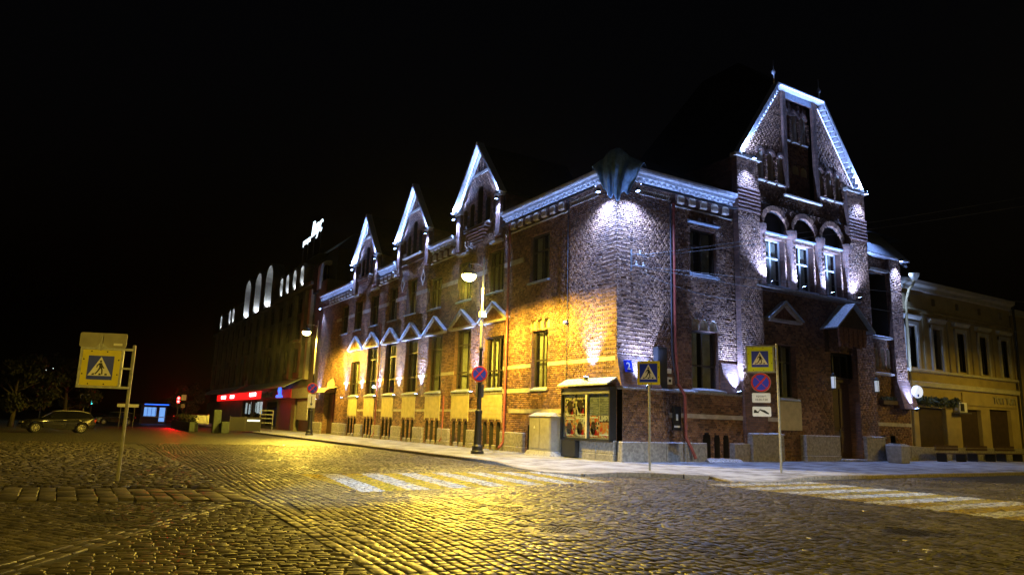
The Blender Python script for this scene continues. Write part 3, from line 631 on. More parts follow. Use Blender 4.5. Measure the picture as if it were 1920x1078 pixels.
# cornices: stepped metal profile with dentil blocks, corbel table below
CPROF = [(0, 12.08), (.10, 12.1), (.12, 12.24), (.26, 12.28), (.28, 12.42), (.42, 12.46), (.44, 12.54), (.44, 12.64), (0, 12.7)]
def cornice(fac, u0, u1, label, d0=0.0):
    fb = FB(fac); fb.run([(d + d0, z) for d, z in CPROF], u0, u1); c = fb.build('cornice', 'cornice_metal', B, label=label)
    u = u0 + .08; 
    while u < u1 - .2:
        fb = FB(fac); fb.fbox(u, u + .17, 12.13, 12.30, d0 + .08, d0 + .235); fb.build('dentil', 'cornice_metal', c); u += .36
def corbels(fac, us, w, z=11.55, d0=0.0):
    for u in us:
        fb = FB(fac); q = w / 2; pts = archpts(u - q * .62, u + q * .62, z, z + .22, 8)
        fb.poly(pts, d0 - .0, d0 + .24); k = fb.build('corbel', 'pale_stone', B, bevel=.06)
        outer = archpts(u - q * .98, u + q * .98, z - .05, z + .2, 8); fb = FB(fac)
        n_ = len(pts); a = [fb.w(x, y, d0 + .17) for x, y in outer]; b = [fb.w(x, y, d0 + .17) for x, y in pts]
        fb.add(a + b, [(i, i + 1, n_ + i + 1, n_ + i) for i in range(n_ - 1)]); fb.strip(pts, d0 + .02, d0 + .17); fb.strip(outer, d0 - .01, d0 + .17)
        fb.build('corbel_arch', 'brickwork', k)
def ledge(fac, u0, u1, z, h=.09, out=.12, d0=0.0, mat='band_plaster', name='ledge'):
    fb = FB(fac); fb.run([(d0 - .01, z), (d0 + out, z), (d0 + out, z + h * .6), (d0 + .01, z + h)], u0, u1); return fb.build(name, mat, B)
cornice('L', -.5, 9.3, 'white-lit cornice between the corner and the nearest gable', .03); cornice('R', -.46, 7.15, 'white-lit cornice of the side front', .03)
cornice('L', 33.6, 42.9, 'white-lit cornice at the far end'); cornice('L', 15.2, 18.7, 'cornice between two gables'); cornice('L', 24.5, 27.9, 'cornice between the farther gables')
corbels('L', [3.95 + .74 * k for k in range(7)], .72); corbels('R', [3.62 + .74 * k for k in range(5)], .72)
corbels('L', [34.4 + .8 * k for k in range(8)], .76); corbels('L', [15.7 + .8 * k for k in range(4)], .76); corbels('L', [25.0 + .8 * k for k in range(4)], .76)
ledge('L', 3.45, 9.3, 11.4); ledge('R', 3.15, 7.15, 11.4); ledge('L', 33.6, 42.5, 11.42); ledge('L', 15.0, 18.8, 11.42); ledge('L', 24.3, 28.1, 11.42)
# lattice frieze on the corner pier
for fac, a, b in (('L', 1.15, 3.35), ('R', 1.15, 3.05)):
    fb = FB(fac); fb.fbox(a, b, 11.55, 11.58, .07, .13); fb.fbox(a, b, 11.75, 11.78, .07, .13); u = a + .05
    while u < b - .1: fb.poly([(u, 11.58), (u + .05, 11.58), (u + .13, 11.75), (u + .08, 11.75)], .06, .115); u += .12
    fb.build('frieze', 'pale_stone', B)
# string courses
for a, b, z0, z1 in ((3.4, 5.1, 4.12, 4.3), (6.6, 9.25, 4.12, 4.3), (-.02, 3.3, 4.1, 4.28)):
    FB('L').fbox(a, b, z0, z1, -.01, .025 if a > 0 else .105).build('band', 'band_plaster', B)
for i in range(7):
    FB('L').fbox(10.3 + M_ * i + 1.02, 10.3 + M_ * (i + 1) - 1.02, 4.12, 4.3, -.01, .02).build('band', 'band_plaster', B)
for a, b in ((7.55, 9.45), (11.25, 13.15), (14.95, 17.15), (18.95, 20.7), (22.45, 24.3), (26.0, 28.1), (29.8, 31.75), (33.5, 35.05), (36.85, 38.2)):
    dd = .18 if 18.9 < a < 24 and (a < 20 or a < 22.6) else .02
    FB('L').fbox(a, b, 9.64, 9.9, -.01, dd).build('band', 'band_plaster', B)
FB('L').fbox(3.4, 8.55, 1.9, 2.1, -.01, .03).build('band', 'band_plaster', B)
FB('L').fbox(6.6, 9.2, 2.9, 3.12, -.01, .035).build('band', 'band_plaster', B)
FB('R').fbox(2.5, 9.7, 1.84, 2.03, .29, .335).build('band', 'band_plaster', B)
FB('R').fbox(17.65, 21.3, 1.84, 2.03, .09, .14).build('band', 'band_plaster', B)
for i in range(6): FB('L').fbox(10.3 + M_ * i + 1.12, 10.3 + M_ * (i + 1) - 1.12, 1.95, 2.1, -.01, .025).build('band', 'band_plaster', B)
# sloping ledges over the base of the side front
for a, b, d0, d1 in ((-.08, 2.5, .08, .5), (2.5, 7.2, 0, .34)):
    FB('R').run([(d0 - .01, 3.1), (d1, 2.97), (d1, 2.9), (d0 - .01, 2.9)], a, b).build('base_ledge', 'granite', B)
# battered feet of the piers
def batter(fac, a, b, z1, d1, z0, d0, spread=.12):
    fb = FB(fac); A = [(a, z1, d1), (b, z1, d1), (b + spread, z0, d0), (a - spread * .2, z0, d0)]; C_ = [(a, z1, -.1), (b, z1, -.1), (b + spread, z0, -.1), (a - spread * .2, z0, -.1)]
    fb.prism([fb.w(*p) for p in A], [fb.w(*p) for p in C_]); fb.build('battered_foot', 'brickwork', B)
batter('R', -.075, 1.8, 4.35, .09, 3.0, .45, .3); batter('R', 6.15, 7.35, 4.4, .06, 3.0, .36); batter('R', 19.8, 20.95, 4.37, .34, 2.8, .7, .25)
batter('R', 7.22, 8.75, 3.1, .425, 1.2, .5, .0)

# ground floor windows and the aprons under them
for n_, a, b, z0, z1 in GW:
    w = b - a
    if n_ == 'A': glazing('L', a, b, z0, z1, -.24, (0, .5, 1), (0, .5, 1), B, sill_out=.08)
    elif n_ in 'BH': glazing('L', a, b, z0, z1, -.2, (0, .33, .67, 1), (0, .36, 1), B)
    else: glazing('L', a, b, z0, z1, -.24, (0, .25, .75, 1), (0, .3, .76, 1), B)
for a, b, z0, z1 in UW:
    gd = .16 if abs((a + b) / 2 - 21.55) < .5 else 0
    glazing('L', a, b, z0, z1, -.2, (0, .5, 1), (0, .66, 1), B, dwall=gd)
for i in range(7):
    c = 10.3 + M_ * i
    # boarded apron with a scalloped foot
    ap = FB('L').fbox(c - 1.06, c + 1.06, 1.56, 2.9, -.005, .02).build('apron', 'apron_plaster', B)
    for k in range(6): FB('L').fbox(c - 1.08, c + 1.08, 1.62 + .215 * k, 1.62 + .215 * k + .205, .015, .045 + .004 * (k % 2)).build('plank', 'apron_plaster', ap)
    fb = FB('L')
    for k in range(4):
        u = c - 1.08 + .72 * k; fb.poly([(u - .04 if k else u, 1.42), (u, 1.62), (u + .16, 1.66), (u - .16, 1.66)] if 0 < k < 3 else ([(u, 1.42), (u + .16, 1.64), (u, 1.66)] if k == 0 else [(u, 1.42), (u, 1.66), (u - .16, 1.64)]), .0, .05)
    fb.build('scallop', 'apron_plaster', ap)
    FB('L').fbox(c - 1.15, c + 1.15, 2.9, 2.98, -.01, .09).build('ledge', 'granite', B)
for a, b, z0, zs in BW:
    fb = FB('L'); pts = archpts(a, b, z0, zs, 8); fb.poly(pts, -.36, -.34); fb.strip(pts, -.36, -.012); k = fb.build('basement_window', 'dark_recess', B, recalc=False)
    fb = FB('L'); [fb.fbox(a + (b - a) * t - .012, a + (b - a) * t + .012, z0, zs + .1, -.2, -.176) for t in (.33, .67)]; fb.build('grille', 'black_metal', k)
for i in range(7):   # small bases of the colonnettes between basement windows
    for k in (-.5, .5):
        u = 10.3 + M_ * i + k * .72; FB('L').fbox(u - .17, u + .17, .0, .24, -.02, .1).build('colonnette_base', 'granite', B, bevel=.02)
for a, b, z0, zs in SL3 + [(4.38 + .58 * k, 4.86 + .58 * k, 5.83, 6.1) for k in range(3)]:
    fac = 'L' if zs > 6.2 else 'R'
    fb = FB(fac); pts = archpts(a, b, z0, zs, 8); fb.poly(pts, -.2, -.18); fb.strip(pts, -.2, -.012); fb.build('blind_arch', 'apron_plaster' if fac == 'L' else 'pale_stone', B, recalc=False)
# plinth of granite blocks
def blocks(fac, u0, u1, z1, d0, d1, n, split=True):
    for i in range(n):
        a, b = u0 + (u1 - u0) * i / n + .006, u0 + (u1 - u0) * (i + 1) / n - .006
        if split:
            FB(fac).fbox(a, b, -.05, .26, d0, d1 + .02).build('plinth_stone', 'granite', B, bevel=.012)
        FB(fac).fbox(a, b, .27 if split else -.05, z1, d0, d1 + random.uniform(-.01, .01)).build('plinth_stone', 'granite', B, bevel=.025)
for i in range(7):
    c = 10.3 + M_ * i; blocks('L', c + 1.12, c + M_ - 1.12 if i < 6 else c + 2.7, .96, -.02, .16, 1 if i % 2 else 2)
blocks('L', 6.95, 9.18, .95, -.02, .16, 1); blocks('L', 3.45, 5.7, .9, -.02, .16, 2); blocks('L', 40.3, 42.7, .96, -.02, .16, 2); blocks('L', 35.3, 37.0, .96, -.02, .16, 1)
blocks('L', -.1, 3.4, .82, .07, .24, 3); blocks('R', -.22, 4.55, .8, .28, .62, 4, False); blocks('R', 6.28, 7.3, .8, .28, .62, 1, False); blocks('R', 7.34, 9.55, 1.2, .28, .72, 1, False)
blocks('R', 11.45, 14.15, 1.25, .13, .5, 1); blocks('R', 16.2, 17.9, 1.18, .13, .6, 1, False); blocks('R', 19.9, 21.3, .8, .08, .4, 2, False)
FB('R').run([(.28, 1.32), (.74, 1.24), (.74, 1.2), (.28, 1.2)], 7.3, 9.6).build('plinth_cap', 'granite', B)
FB('R').run([(.13, 1.3), (.64, 1.24), (.64, 1.18), (.13, 1.18)], 16.15, 17.95).build('plinth_cap', 'granite', B)
for a, b in ((4.62, 5.1), (5.32, 5.68), (5.9, 6.25)):
    fb = FB('R'); pts = archpts(a, b, .1, 1.0, 8); fb.poly(pts, -.2, -.18); fb.strip(pts, -.2, .288); fb.build('basement_window', 'dark_recess', B, recalc=False)
FB('R').run([(.3, .14), (.75, .1), (.9, .0), (.3, 0)], 4.4, 6.5).build('threshold', 'granite', B)

# pediments of terracotta with sheet-metal roofs
def pediment(fac, c, hw, z0, h, out, dwall=0.0, mat='terracotta'):
    p = FB(fac).poly([(c - hw + .1, z0 + .1), (c + hw - .1, z0 + .1), (c, z0 + h - .1)], dwall - .02, dwall + .12).build('pediment', mat, B)
    fb = FB(fac)
    for s in (-1, 1):
        a, b = (c + s * (hw + .06), z0 + .04), (c, z0 + h + .05)
        fb.poly([a, b, (b[0], b[1] + .07), (a[0] + s * .02, a[1] + .05)], dwall - .01, dwall + out + .04)
    fb.build('roof_slope', 'sheet_metal', p)
    fb = FB(fac); t = .13
    for s in (-1, 1):
        a, b = (c + s * hw, z0 + .03), (c, z0 + h + .03); fb.poly([a, b, (b[0], b[1] - t * 1.25), (a[0] - s * t * 1.6, a[1])], dwall + .1, dwall + out)
    fb.fbox(c - hw + .02, c + hw - .02, z0 - .07, z0 + .06, dwall - .01, dwall + out - .02); fb.build('moulding', 'pale_stone', p)
    fb = FB(fac)   # carved relief
    for k in range(26):
        u = c + random.uniform(-.8, .8) * hw; zz = z0 + .14 + random.random() * (h * (1 - abs(u - c) / hw) - .25)
        if zz < z0 + .12: continue
        r = random.uniform(.04, .1); fb.poly([(u + r * math.cos(q) * 1.2, zz + r * math.sin(q)) for q in (0, 1.0, 2.1, 3.1, 4.2, 5.2)], dwall + .1, dwall + .13 + random.random() * .06)
    fb.build('relief', mat, p, kind='stuff')
for i in range(7): pediment('L', 10.3 + M_ * i, 1.52, 6.8 if i not in (0, 6) else 6.8, 1.0, .24)
pediment('R', 10.45, 1.25, 6.75, .9, .3, .15); 
# gables of the street front
for gi, c in enumerate(GC):
    fb = FB('L')
    for s in (-1, 1):
        a0, b0 = (c + s * 2.92, 13.92), (c, 17.72)
        fb.poly([a0, b0, (c, b0[1] - .22), (c + s * 2.74, 13.92)], .1, .58)
    v = fb.build('gable_verge', 'verge_metal', B)
    fb = FB('L')
    for s in (-1, 1): fb.poly([(c + s * 2.64, 13.94), (c, 17.38), (c, 17.16), (c + s * 2.47, 13.94)], .12, .30)
    fb.build('verge_moulding', 'verge_metal', v)
    g = 0
    for a, b, z0, zs in ((c - .3, c + .3, 12.65, 14.75), (c - 1.22, c - .66, 12.65, 13.9), (c + .66, c + 1.22, 12.65, 13.9), (c - 2.02, c - 1.56, 13.05, 13.75), (c + 1.56, c + 2.02, 13.05, 13.75)):
        fb = FB('L'); pts = archpts(a, b, z0, zs, 8); fb.poly(pts, -.22, -.2); fb.strip(pts, -.22, .146); fb.build('lancet', 'dark_recess' if g < 3 else 'brickwork', B, recalc=False); g += 1
    for s in (-.33, 0, .33): FB('L').fbox(c + s - .1, c + s + .1, 16.04, 16.8, -.1, -.08).build('vent_slit', 'dark_recess', B)
    FB('L').fbox(c - 1.02, c + 1.02, 15.75, 15.92, .15, .2).build('band', 'band_plaster', B)
    ledge('L', c - 1.5, c + 1.5, 12.5, .12, .3, .15, 'band_plaster')
    for s in (-1, 1):   # shoulder piers
        u = c + s * (GHW - .2); FB('L').fbox(u - .24, u + .24, 11.5, 13.93, .14, .34).build('shoulder_pier', 'brickwork', B)
        FB('L').fbox(u - .34, u + .34, 13.76, 13.95, .12, .42).build('pier_cap', 'band_plaster', B)
    if gi != 1:         # corbelled bracket under the lancets
        for k in range(6):
            q = .45 + k * .17; FB('L').fbox(c - q, c + q, 11.5 + k * .165, 11.66 + k * .165, .14, .22 + k * .065).build('corbel_course', 'brickwork', B)
        FB('L').fbox(c - GHW, c - 1.4, 11.2, 11.34, .0, .24).build('band', 'band_plaster', B); FB('L').fbox(c + 1.4, c + GHW, 11.2, 11.34, .0, .24).build('band', 'band_plaster', B)
    else:
        for u in (c - 1.72, c + 1.72):
            FB('L').poly([(u - .25, 10.75), (u, 10.32), (u + .25, 10.75), (u, 11.18)], -.05, -.03).build('diamond_niche', 'dark_recess', B)
            fb = FB('L'); p = [(u - .25, 10.75), (u, 10.32), (u + .25, 10.75), (u, 11.18)]; o_ = [(u - .33, 10.75), (u, 10.2), (u + .33, 10.75), (u, 11.3)]
            for k in range(4): fb.poly([p[k], p[(k + 1) % 4], o_[(k + 1) % 4], o_[k]], .15, .2)
            fb.build('diamond_frame', 'pale_stone', B)
        FB('L').fbox(c - GHW, c + GHW, 12.06, 12.16, .14, .24).build('ledge', 'brickwork', B)
# tall gable: verge with blocks, top beam, columns, arches, slots
fb = FB('R'); fb.fbox(XC - 1.95, XC + 1.95, 19.28, 19.46, .05, .5)
for s in (-1, 1): fb.poly([(XC + s * 5.25, 14.72), (XC + s * 1.93, 19.46), (XC + s * 1.93, 19.22), (XC + s * 5.08, 14.72)], .1, .5)
VG = fb.build('gable_verge', 'verge_metal', B)
for s in (-1, 1):
    for k in range(17):
        t = (k + .5) / 17; u, z = XC + s * (5.02 - t * 3.15), 14.78 + t * 4.5
        FB('R').fbox(u - .08, u + .08, z - .2, z + .02, .12, .46).build('verge_block', 'verge_metal', VG)
FB('R').fbox(CS[0], CS[1], 18.95, 19.28, .1, .2).build('top_panel', 'sheet_metal', B)
for k in range(5): FB('R').fbox(XC - .9 + .4 * k, XC - .74 + .4 * k, 18.3, 18.95, -.13, -.06).build('rib', 'brickwork', B)
for s in (-1, 1): FB('R').fbox(XC + s * 1.28 - .12, XC + s * 1.28 + .12, 13.5, 19.2, .1, .3).build('lesene', 'brickwork', B)
FB('R').run([(.0, 13.5), (.34, 13.46), (.34, 13.38), (0, 13.3)], XC - 1.5, XC + 1.5).build('ledge', 'band_plaster', B)
for i, (a, b, z0, zs) in enumerate(slots):
    d = .15 if i < 6 else -.12
    fb = FB('R'); pts = archpts(a, b, z0, zs, 8); fb.poly(pts, d - .16, d - .14); fb.strip(pts, d - .16, d - .012); k = fb.build('slot_niche', 'pale_stone', B, recalc=False)
    o_ = archpts(a - .14, b + .14, z0 - .02, zs, 8); FB('R').poly(o_[1:-1] + pts[1:-1][::-1], d - .01, d + .1).build('hood_mould', 'brickwork', k)
    for j in range(9):   # toothed brick jamb
        zz = z0 + .1 + j * .13; FB('R').fbox(b + .02, b + .2, zz, zz + .07, d - .02, d + .11).build('tooth_brick', 'brick', k)
    FB('R').run([(d - .02, z0 + .03), (d + .13, z0 - .03), (d + .13, z0 - .1), (d - .02, z0 - .12)], a - .06, b + .06).build('niche_sill', 'band_plaster', k)
for k in (-1, 0, 1):
    c = XC + k * .7; fb = FB('R'); pts = archpts(c - .25, c + .25, 14.9, 15.2, 8); fb.poly(pts, -.26, -.24); fb.strip(pts, -.26, -.132); fb.build('blind_arch', 'apron_plaster', B, recalc=False)
for i, (a, b, z0, z1) in enumerate(TW):
    glazing('R', a, b, z0, z1, -.18, (0, .5, 1), (0, .62, 1), B, frame='white_frame', dwall=.15, sill_out=.2)
    c = (a + b) / 2; fb = FB('R'); pts = archpts(c - .86, c + .86, 11.25, 11.5, 14); fb.poly(pts, -.12, -.1); fb.strip(pts, -.12, .138); t = fb.build('tympanum', 'dark_recess', B, recalc=False)
    for q in range(17):   # voussoirs of the arch
        t0, t1 = math.pi * q / 17 + .012, math.pi * (q + 1) / 17 - .012; r0, r1 = .88, 1.14
        pts = [(c - r * math.cos(a_), 11.5 + r * math.sin(a_)) for r, a_ in ((r0, t0), (r1, t0), (r1, t1), (r0, t1))]; FB('R').poly(pts, .12, .24 + .01 * (q % 2)).build('voussoir', 'brick', t)
    FB('R').run([(-.1, 11.3), (.3, 11.2), (.3, 11.12), (-.1, 11.1)], c - .85, c + .85).build('ledge', 'sheet_metal', B)
for k in range(4):   # brick half-columns between the big windows
    u = XC - 3.48 + 2.32 * k; mb = MB(); n_ = 12
    mb.lathe([(.30, 8.4), (.30, 8.5), (.25, 8.56), (.25, 11.0), (.32, 11.1), (.34, 11.35), (.34, 11.48)], (u, -.2, 0), 18); mb.build('column', 'brickwork', B, smooth=True, autosmooth=40)
    for j in range(8): MB().box(u - .07, u + .07, -.47, -.42, 8.85 + .27 * j, 8.92 + .27 * j).build('column_boss', 'brick', B)
ledge('R', XC - 4.1, XC + 4.1, 8.28, .14, .4, .13, 'granite')
glazing('R', *LW, -.18, (0, .5, 1), (0, .7, 1), B, dwall=.15)
FB('R').fbox(9.8, 11.4, 1.45, 2.82, .1, .34).build('apron', 'apron_plaster', B)
glazing('R', *RW1, -.24, (0, .5, 1), (0, .42, 1), B, sill_out=.4); glazing('R', *RW2, -.2, (0, .5, 1), (0, .66, 1), B)
FB('R').run([(-.01, 10.98), (.2, 10.9), (.2, 10.85), (-.01, 10.82)], 4.2, 6.2).build('ledge', 'sheet_metal', B)
for k in range(4): FB('R').fbox(4.3 + .5 * k, 4.5 + .5 * k, 11.0, 11.2, -.01, .1).build('dentil', 'brickwork', B)
for j in range(7):
    FB('R').fbox(7.17, 8.78, 11.9 + .19 * j, 11.99 + .19 * j, .4, .47).build('moulding_course', 'brickwork', B); FB('R').fbox(16.07, 17.68, 11.9 + .19 * j, 11.99 + .19 * j, .4, .47).build('moulding_course', 'brickwork', B)
for a, b in PIERS:
    FB('R').fbox(a, b, 0, 14.62, .1, .4).build('pier_core', 'brickwork', B); FB('R').run([(.1, 14.64), (.56, 14.64), (.56, 14.78), (.1, 14.84)], a - .12, b + .12).build('pier_cap', 'band_plaster', B)
# door under its carved gabled hood
d0 = FB('R').fbox(DOOR[0], DOOR[1], .1, 4.0, -.3, -.22).build('door', 'wood_dark', B)
for a in (DOOR[0] + .12, DOOR[0] + 1.03):
    for z0, z1 in ((.4, 1.5), (1.65, 3.7)): FB('R').fbox(a, a + .8, z0, z1, -.23, -.17).build('door_panel', 'wood_dark', d0, bevel=.02)
FB('R').fbox(DOOR[0] + .92, DOOR[0] + .96, 1.2, 1.6, -.22, -.13).build('handle', 'grey_metal', d0)
FB('R').fbox(DOOR[0], DOOR[1], 4.0, 4.2, -.3, -.1).build('door_transom', 'wood_dark', B)
glazing('R', DOOR[0], DOOR[1], 4.22, 5.5, -.22, (0, .33, .67, 1), (0, 1), B, dwall=.15, curt=False, sill=False, name='fanlight')
fb = FB('R'); fb.add([fb.w(u, z, d) for u in (DOOR[0], DOOR[1]) for z in (.1, 5.5) for d in (-.3, .138)], [(0, 1, 3, 2), (4, 5, 7, 6), (2, 3, 7, 6)]); fb.build('reveal', 'brickwork', B, recalc=False)
FB('R').fbox(14.0, 16.4, 0, .1, -.25, .75).build('step', 'granite', B, bevel=.02)
hc = 15.1; hood = FB('R').poly([(hc - 1.35, 6.75), (hc + 1.35, 6.75), (hc, 7.9)], .1, .95).build('door_hood', 'wood_dark', B)
fb = FB('R')
for s in (-1, 1): fb.poly([(hc + s * 1.6, 6.62), (hc, 7.98), (hc, 8.08), (hc + s * 1.66, 6.68)], .1, 1.15)
fb.build('hood_roof', 'sheet_metal', hood)
for k in range(6): FB('R').poly([(hc - 1.2 + .4 * k, 5.75 + .1 * (k % 2)), (hc - 1.0 + .4 * k, 5.7 + .1 * (k % 2)), (hc - .93 + .4 * k, 6.75), (hc - 1.27 + .4 * k, 6.75)], .86, .98).build('hood_board', 'terracotta', hood)
for u in (hc - 1.25, hc + 1.25): FB('R').poly([(u - .06, 6.7), (u + .06, 6.7), (u + .06, 5.5), (u - .06, 5.5)], .1, .3).build('bracket', 'wood_dark', hood)
# end bay: loggia, little slots, metal turret roof
fb = FB('R'); a, b, z0, z1 = 18.15, 19.75, 6.75, 10.4
fb.add([fb.w(u, z, d) for u in (a, b) for z in (z0, z1) for d in (-1.0, .088)], [(0, 1, 3, 2), (4, 5, 7, 6), (2, 3, 7, 6), (0, 1, 5, 4), (0, 2, 6, 4)]); fb.build('loggia', 'dark_recess', B, recalc=False)
FB('R').run([(.08, 6.8), (.3, 6.72), (.3, 6.62), (.08, 6.6)], 18.05, 19.8).build('loggia_sill', 'granite', B); FB('R').fbox(18.0, 19.8, 10.45, 10.6, .08, .3).build('ledge', 'band_plaster', B)
for k in range(3):
    fb = FB('R'); pts = archpts(18.25 + .55 * k, 18.57 + .55 * k, 4.95, 5.95, 8); fb.poly(pts, -.1, -.08); fb.strip(pts, -.1, .088); fb.build('slot_niche', 'pale_stone', B, recalc=False)
for a in (18.3, 19.2): FB('R').fbox(a, a + .45, .1, 1.3, -.25, -.22).build('basement_window', 'dark_recess', B)
FB('R').run([(.08, 4.75), (.26, 4.7), (.26, 4.6), (.08, 4.56)], 17.7, 19.8).build('ledge', 'band_plaster', B)
fb = FB('R'); fb.fbox(19.8, 20.9, 4.37, 11.4, .05, .32); fb.build('pier_core', 'brickwork', B)
mb = MB(); mb.add([(17.7, -.55, 11.35), (21.6, -.55, 11.35), (21.6, 3, 11.35), (17.7, 3, 11.35), (17.7, .5, 13.2), (20.4, .5, 13.0), (20.4, 2.5, 13.0), (17.7, 2.5, 13.2)],
       [(0, 1, 5, 4), (1, 2, 6, 5), (2, 3, 7, 6), (3, 0, 4, 7), (4, 5, 6, 7), (0, 3, 2, 1)]); mb.build('turret_roof', 'sheet_metal', B)
FB('R').fbox(17.66, 21.5, 11.28, 11.36, .05, .6).build('eaves_board', 'verge_metal', B)
# carriage gate at the far end with its curved canopy
for k in range(2):
    gt = FB('L').fbox(37.05 + 1.6 * k, 38.58 + 1.6 * k, .05, 3.45, -.5, -.44).build('gate_leaf', 'wood_dark', B)
    for j in range(5): FB('L').fbox(37.1 + 1.6 * k + .295 * j, 37.37 + 1.6 * k + .295 * j, .1, 3.4, -.445, -.41).build('plank', 'wood_dark', gt)
fb = FB('L'); fb.add([fb.w(u, z, d) for u in (37.0, 40.2) for z in (0, 3.55) for d in (-.5, -.012)], [(0, 1, 3, 2), (4, 5, 7, 6), (2, 3, 7, 6)]); fb.build('reveal', 'brickwork', B, recalc=False)
fb = FB('L'); prof = [(0.0, 4.0)] + [(1.15 * math.sin(q), 3.45 + .55 * math.cos(q)) for q in (.3, .7, 1.1, 1.5)]; fb.run(prof + [(d - .03, z - .05) for d, z in prof[::-1]], 36.6, 40.5); fb.build('canopy', 'apron_plaster', B)
fb = FB('L'); pts = archpts(37.5, 39.7, 3.9, 3.95, 10, .95); fb.poly(pts, -.2, -.18); fb.strip(pts, -.2, -.012); fb.build('lunette', 'pale_stone', B, recalc=False)

# tarpaulin bundled round the corner of the cornice
tp = MB(); nu, nv = 96, 40
for r in range(nv + 1):
    v = r / nv
    for k in range(nu + 1):
        a = -1 + 2 * k / nu; wid = 1.75 - .95 * v ** 1.1; sgn = a * wid
        hang = max(0, v - .16) / .84; fold = abs(math.sin(a * 5.2 + 2.2 * hang + .8 * math.sin(a * 2.6 + .7))) ** 1.3; fine = math.sin(a * 23 + 6 * hang)
        z = 12.86 + .34 * math.exp(-(a * 2.0) ** 2) * (1 - hang) - hang * (1.95 - .62 * abs(a) ** 1.2 + .12 * math.sin(a * 9)) - .05 * abs(a)
        D_ = .06 + .52 * min(1, v / .16) + (.10 + .34 * fold) * math.sin(min(1, hang * 1.5) * math.pi / 2) * (1 - .35 * hang) + .025 * fine * hang - .22 * hang ** 2
        rr = math.sqrt(sgn * sgn + .02)
        x, y = (-D_, -D_ + rr) if sgn < 0 else (-D_ + rr, -D_)
        bl_ = math.exp(-(sgn / .22) ** 2); q = -D_ * .86
        tp.v.append((x * (1 - bl_) + (q + max(0, sgn) * .7) * bl_, y * (1 - bl_) + (q + max(0, -sgn) * .7) * bl_, z + .05 * fold * (1 - hang)))
tp.f = [(r * (nu + 1) + k, r * (nu + 1) + k + 1, (r + 1) * (nu + 1) + k + 1, (r + 1) * (nu + 1) + k) for r in range(nv) for k in range(nu)]
TA = tp.build('tarpaulin', 'tarp', smooth=True, label='dark blue tarpaulin bundled around the top corner of the brick building', cat='tarpaulin')
TA.modifiers.new('thickness', 'SOLIDIFY').thickness = .02

# ================================================================ floodlights of the brick building
def aim(o, d): o.rotation_mode = 'QUATERNION'; o.rotation_quaternion = Vector(d).to_track_quat('-Z', 'Y')
def flood(label, pos, d, power, ang, wallp, blend=1.0, group='small cold white floodlights on the brick building', color=COLD, size=.09):
    """small box floodlight on a bracket; pos is the lens, d the beam, wallp the fixing point on the wall"""
    d = Vector(d).normalized(); p = Vector(pos); t = thing('floodlight', label, 'floodlight', p - d * .16, 0, group, world=True)
    ref = Vector((0, 0, 1)) if abs(d.z) < .9 else Vector((1, 0, 0)); a = d.cross(ref).normalized(); b = d.cross(a); s = size
    mb = MB(); c = [a * s + b * s * .8, -a * s + b * s * .8, -a * s - b * s * .8, a * s - b * s * .8]
    mb.prism([p - d * .16 + q * .7 for q in c], [p - d * .012 + q for q in c]); mb.build('housing', 'black_metal', t)
    mb = MB(); mb.prism([p - d * .008 + q * .82 for q in c], [p + q * .82 for q in c]); mb.build('lens', 'lens_cold', t)
    mb = MB(); mb.tube([p - d * .12, Vector(wallp)], .018, 6); mb.build('bracket', 'black_metal', t)
    l = bpy.data.lights.new('beam', 'SPOT'); l.energy = power; l.color = color; l.spot_size = math.radians(ang); l.spot_blend = blend; l.shadow_soft_size = .05
    o = bpy.data.objects.new('beam', l); COL.objects.link(o); o.parent = t; o.location = p + d * .03 - CEN[t.name]; aim(o, d)
    return t
FP = 2.2
order_w = ['first', 'second', 'third', 'fourth', 'fifth', 'sixth', 'seventh']
lowL = [12.15, 19.55, 23.25, 26.95, 30.65, 34.4]
for i, u in enumerate(lowL):
    flood(f'uplight on the pier between street-front windows, {order_w[i]} from the corner', (-.34, u, 3.06), (.1, 0, 1), 1900 * FP, 56, (-.0, u, 2.95))
flood('uplight standing above the poster case roof', (-.46, 1.5, 3.46), (.15, 0, 1), 1300 * FP, 64, (-.1, 1.5, 3.2))
flood('uplight beside the carriage gate at the far end of the street front', (-.3, 41.8, 3.0), (.12, .05, 1), 900 * FP, 64, (0, 41.8, 2.9))
flood('downlight under the far end of the cornice', (-.4, 42.3, 11.3), (.1, -.1, -1), 300 * FP, 80, (0, 42.3, 11.5))
flood('downlight below the tarpaulin on the street front', (-.62, .55, 11.45), (-.12, -.02, -1), 1500 * FP, 150, (-.08, .55, 11.6))
flood('downlight below the tarpaulin on the side front', (.62, -.64, 11.42), (.0, -.14, -1), 1500 * FP, 150, (.62, -.08, 11.6))
nm = ['nearest', 'middle', 'farthest']
for gi, c in enumerate(GC):
    for s, sd in ((1, 'left'), (-1, 'right')):
        flood(f'uplight at the {sd} foot of the {nm[gi]} small gable', (-.62, c + s * 2.72, 13.9), (.22, -s * .55, 1), 850 * FP, 90, (-.4, c + s * 2.72, 13.75))
        flood(f'downlight at the {sd} shoulder of the {nm[gi]} small gable', (-.58, c + s * 2.6, 13.5), (.12, -s * .2, -1), 480 * FP, 100, (-.34, c + s * 2.5, 13.6))
for s, sd in ((-1, 'left'), (1, 'right')):
    flood(f'uplight at the {sd} eave of the tall clipped gable', (XC + s * 5.0, -.7, 14.75), (-s * .5, .2, 1), 900 * FP, 100, (XC + s * 4.9, -.5, 14.75))
    flood(f'downlight under the {sd} eave of the tall clipped gable', (XC + s * 4.6, -.95, 14.45), (-s * .02, .1, -1), 750 * FP, 100, (XC + s * 4.6, -.42, 14.55))
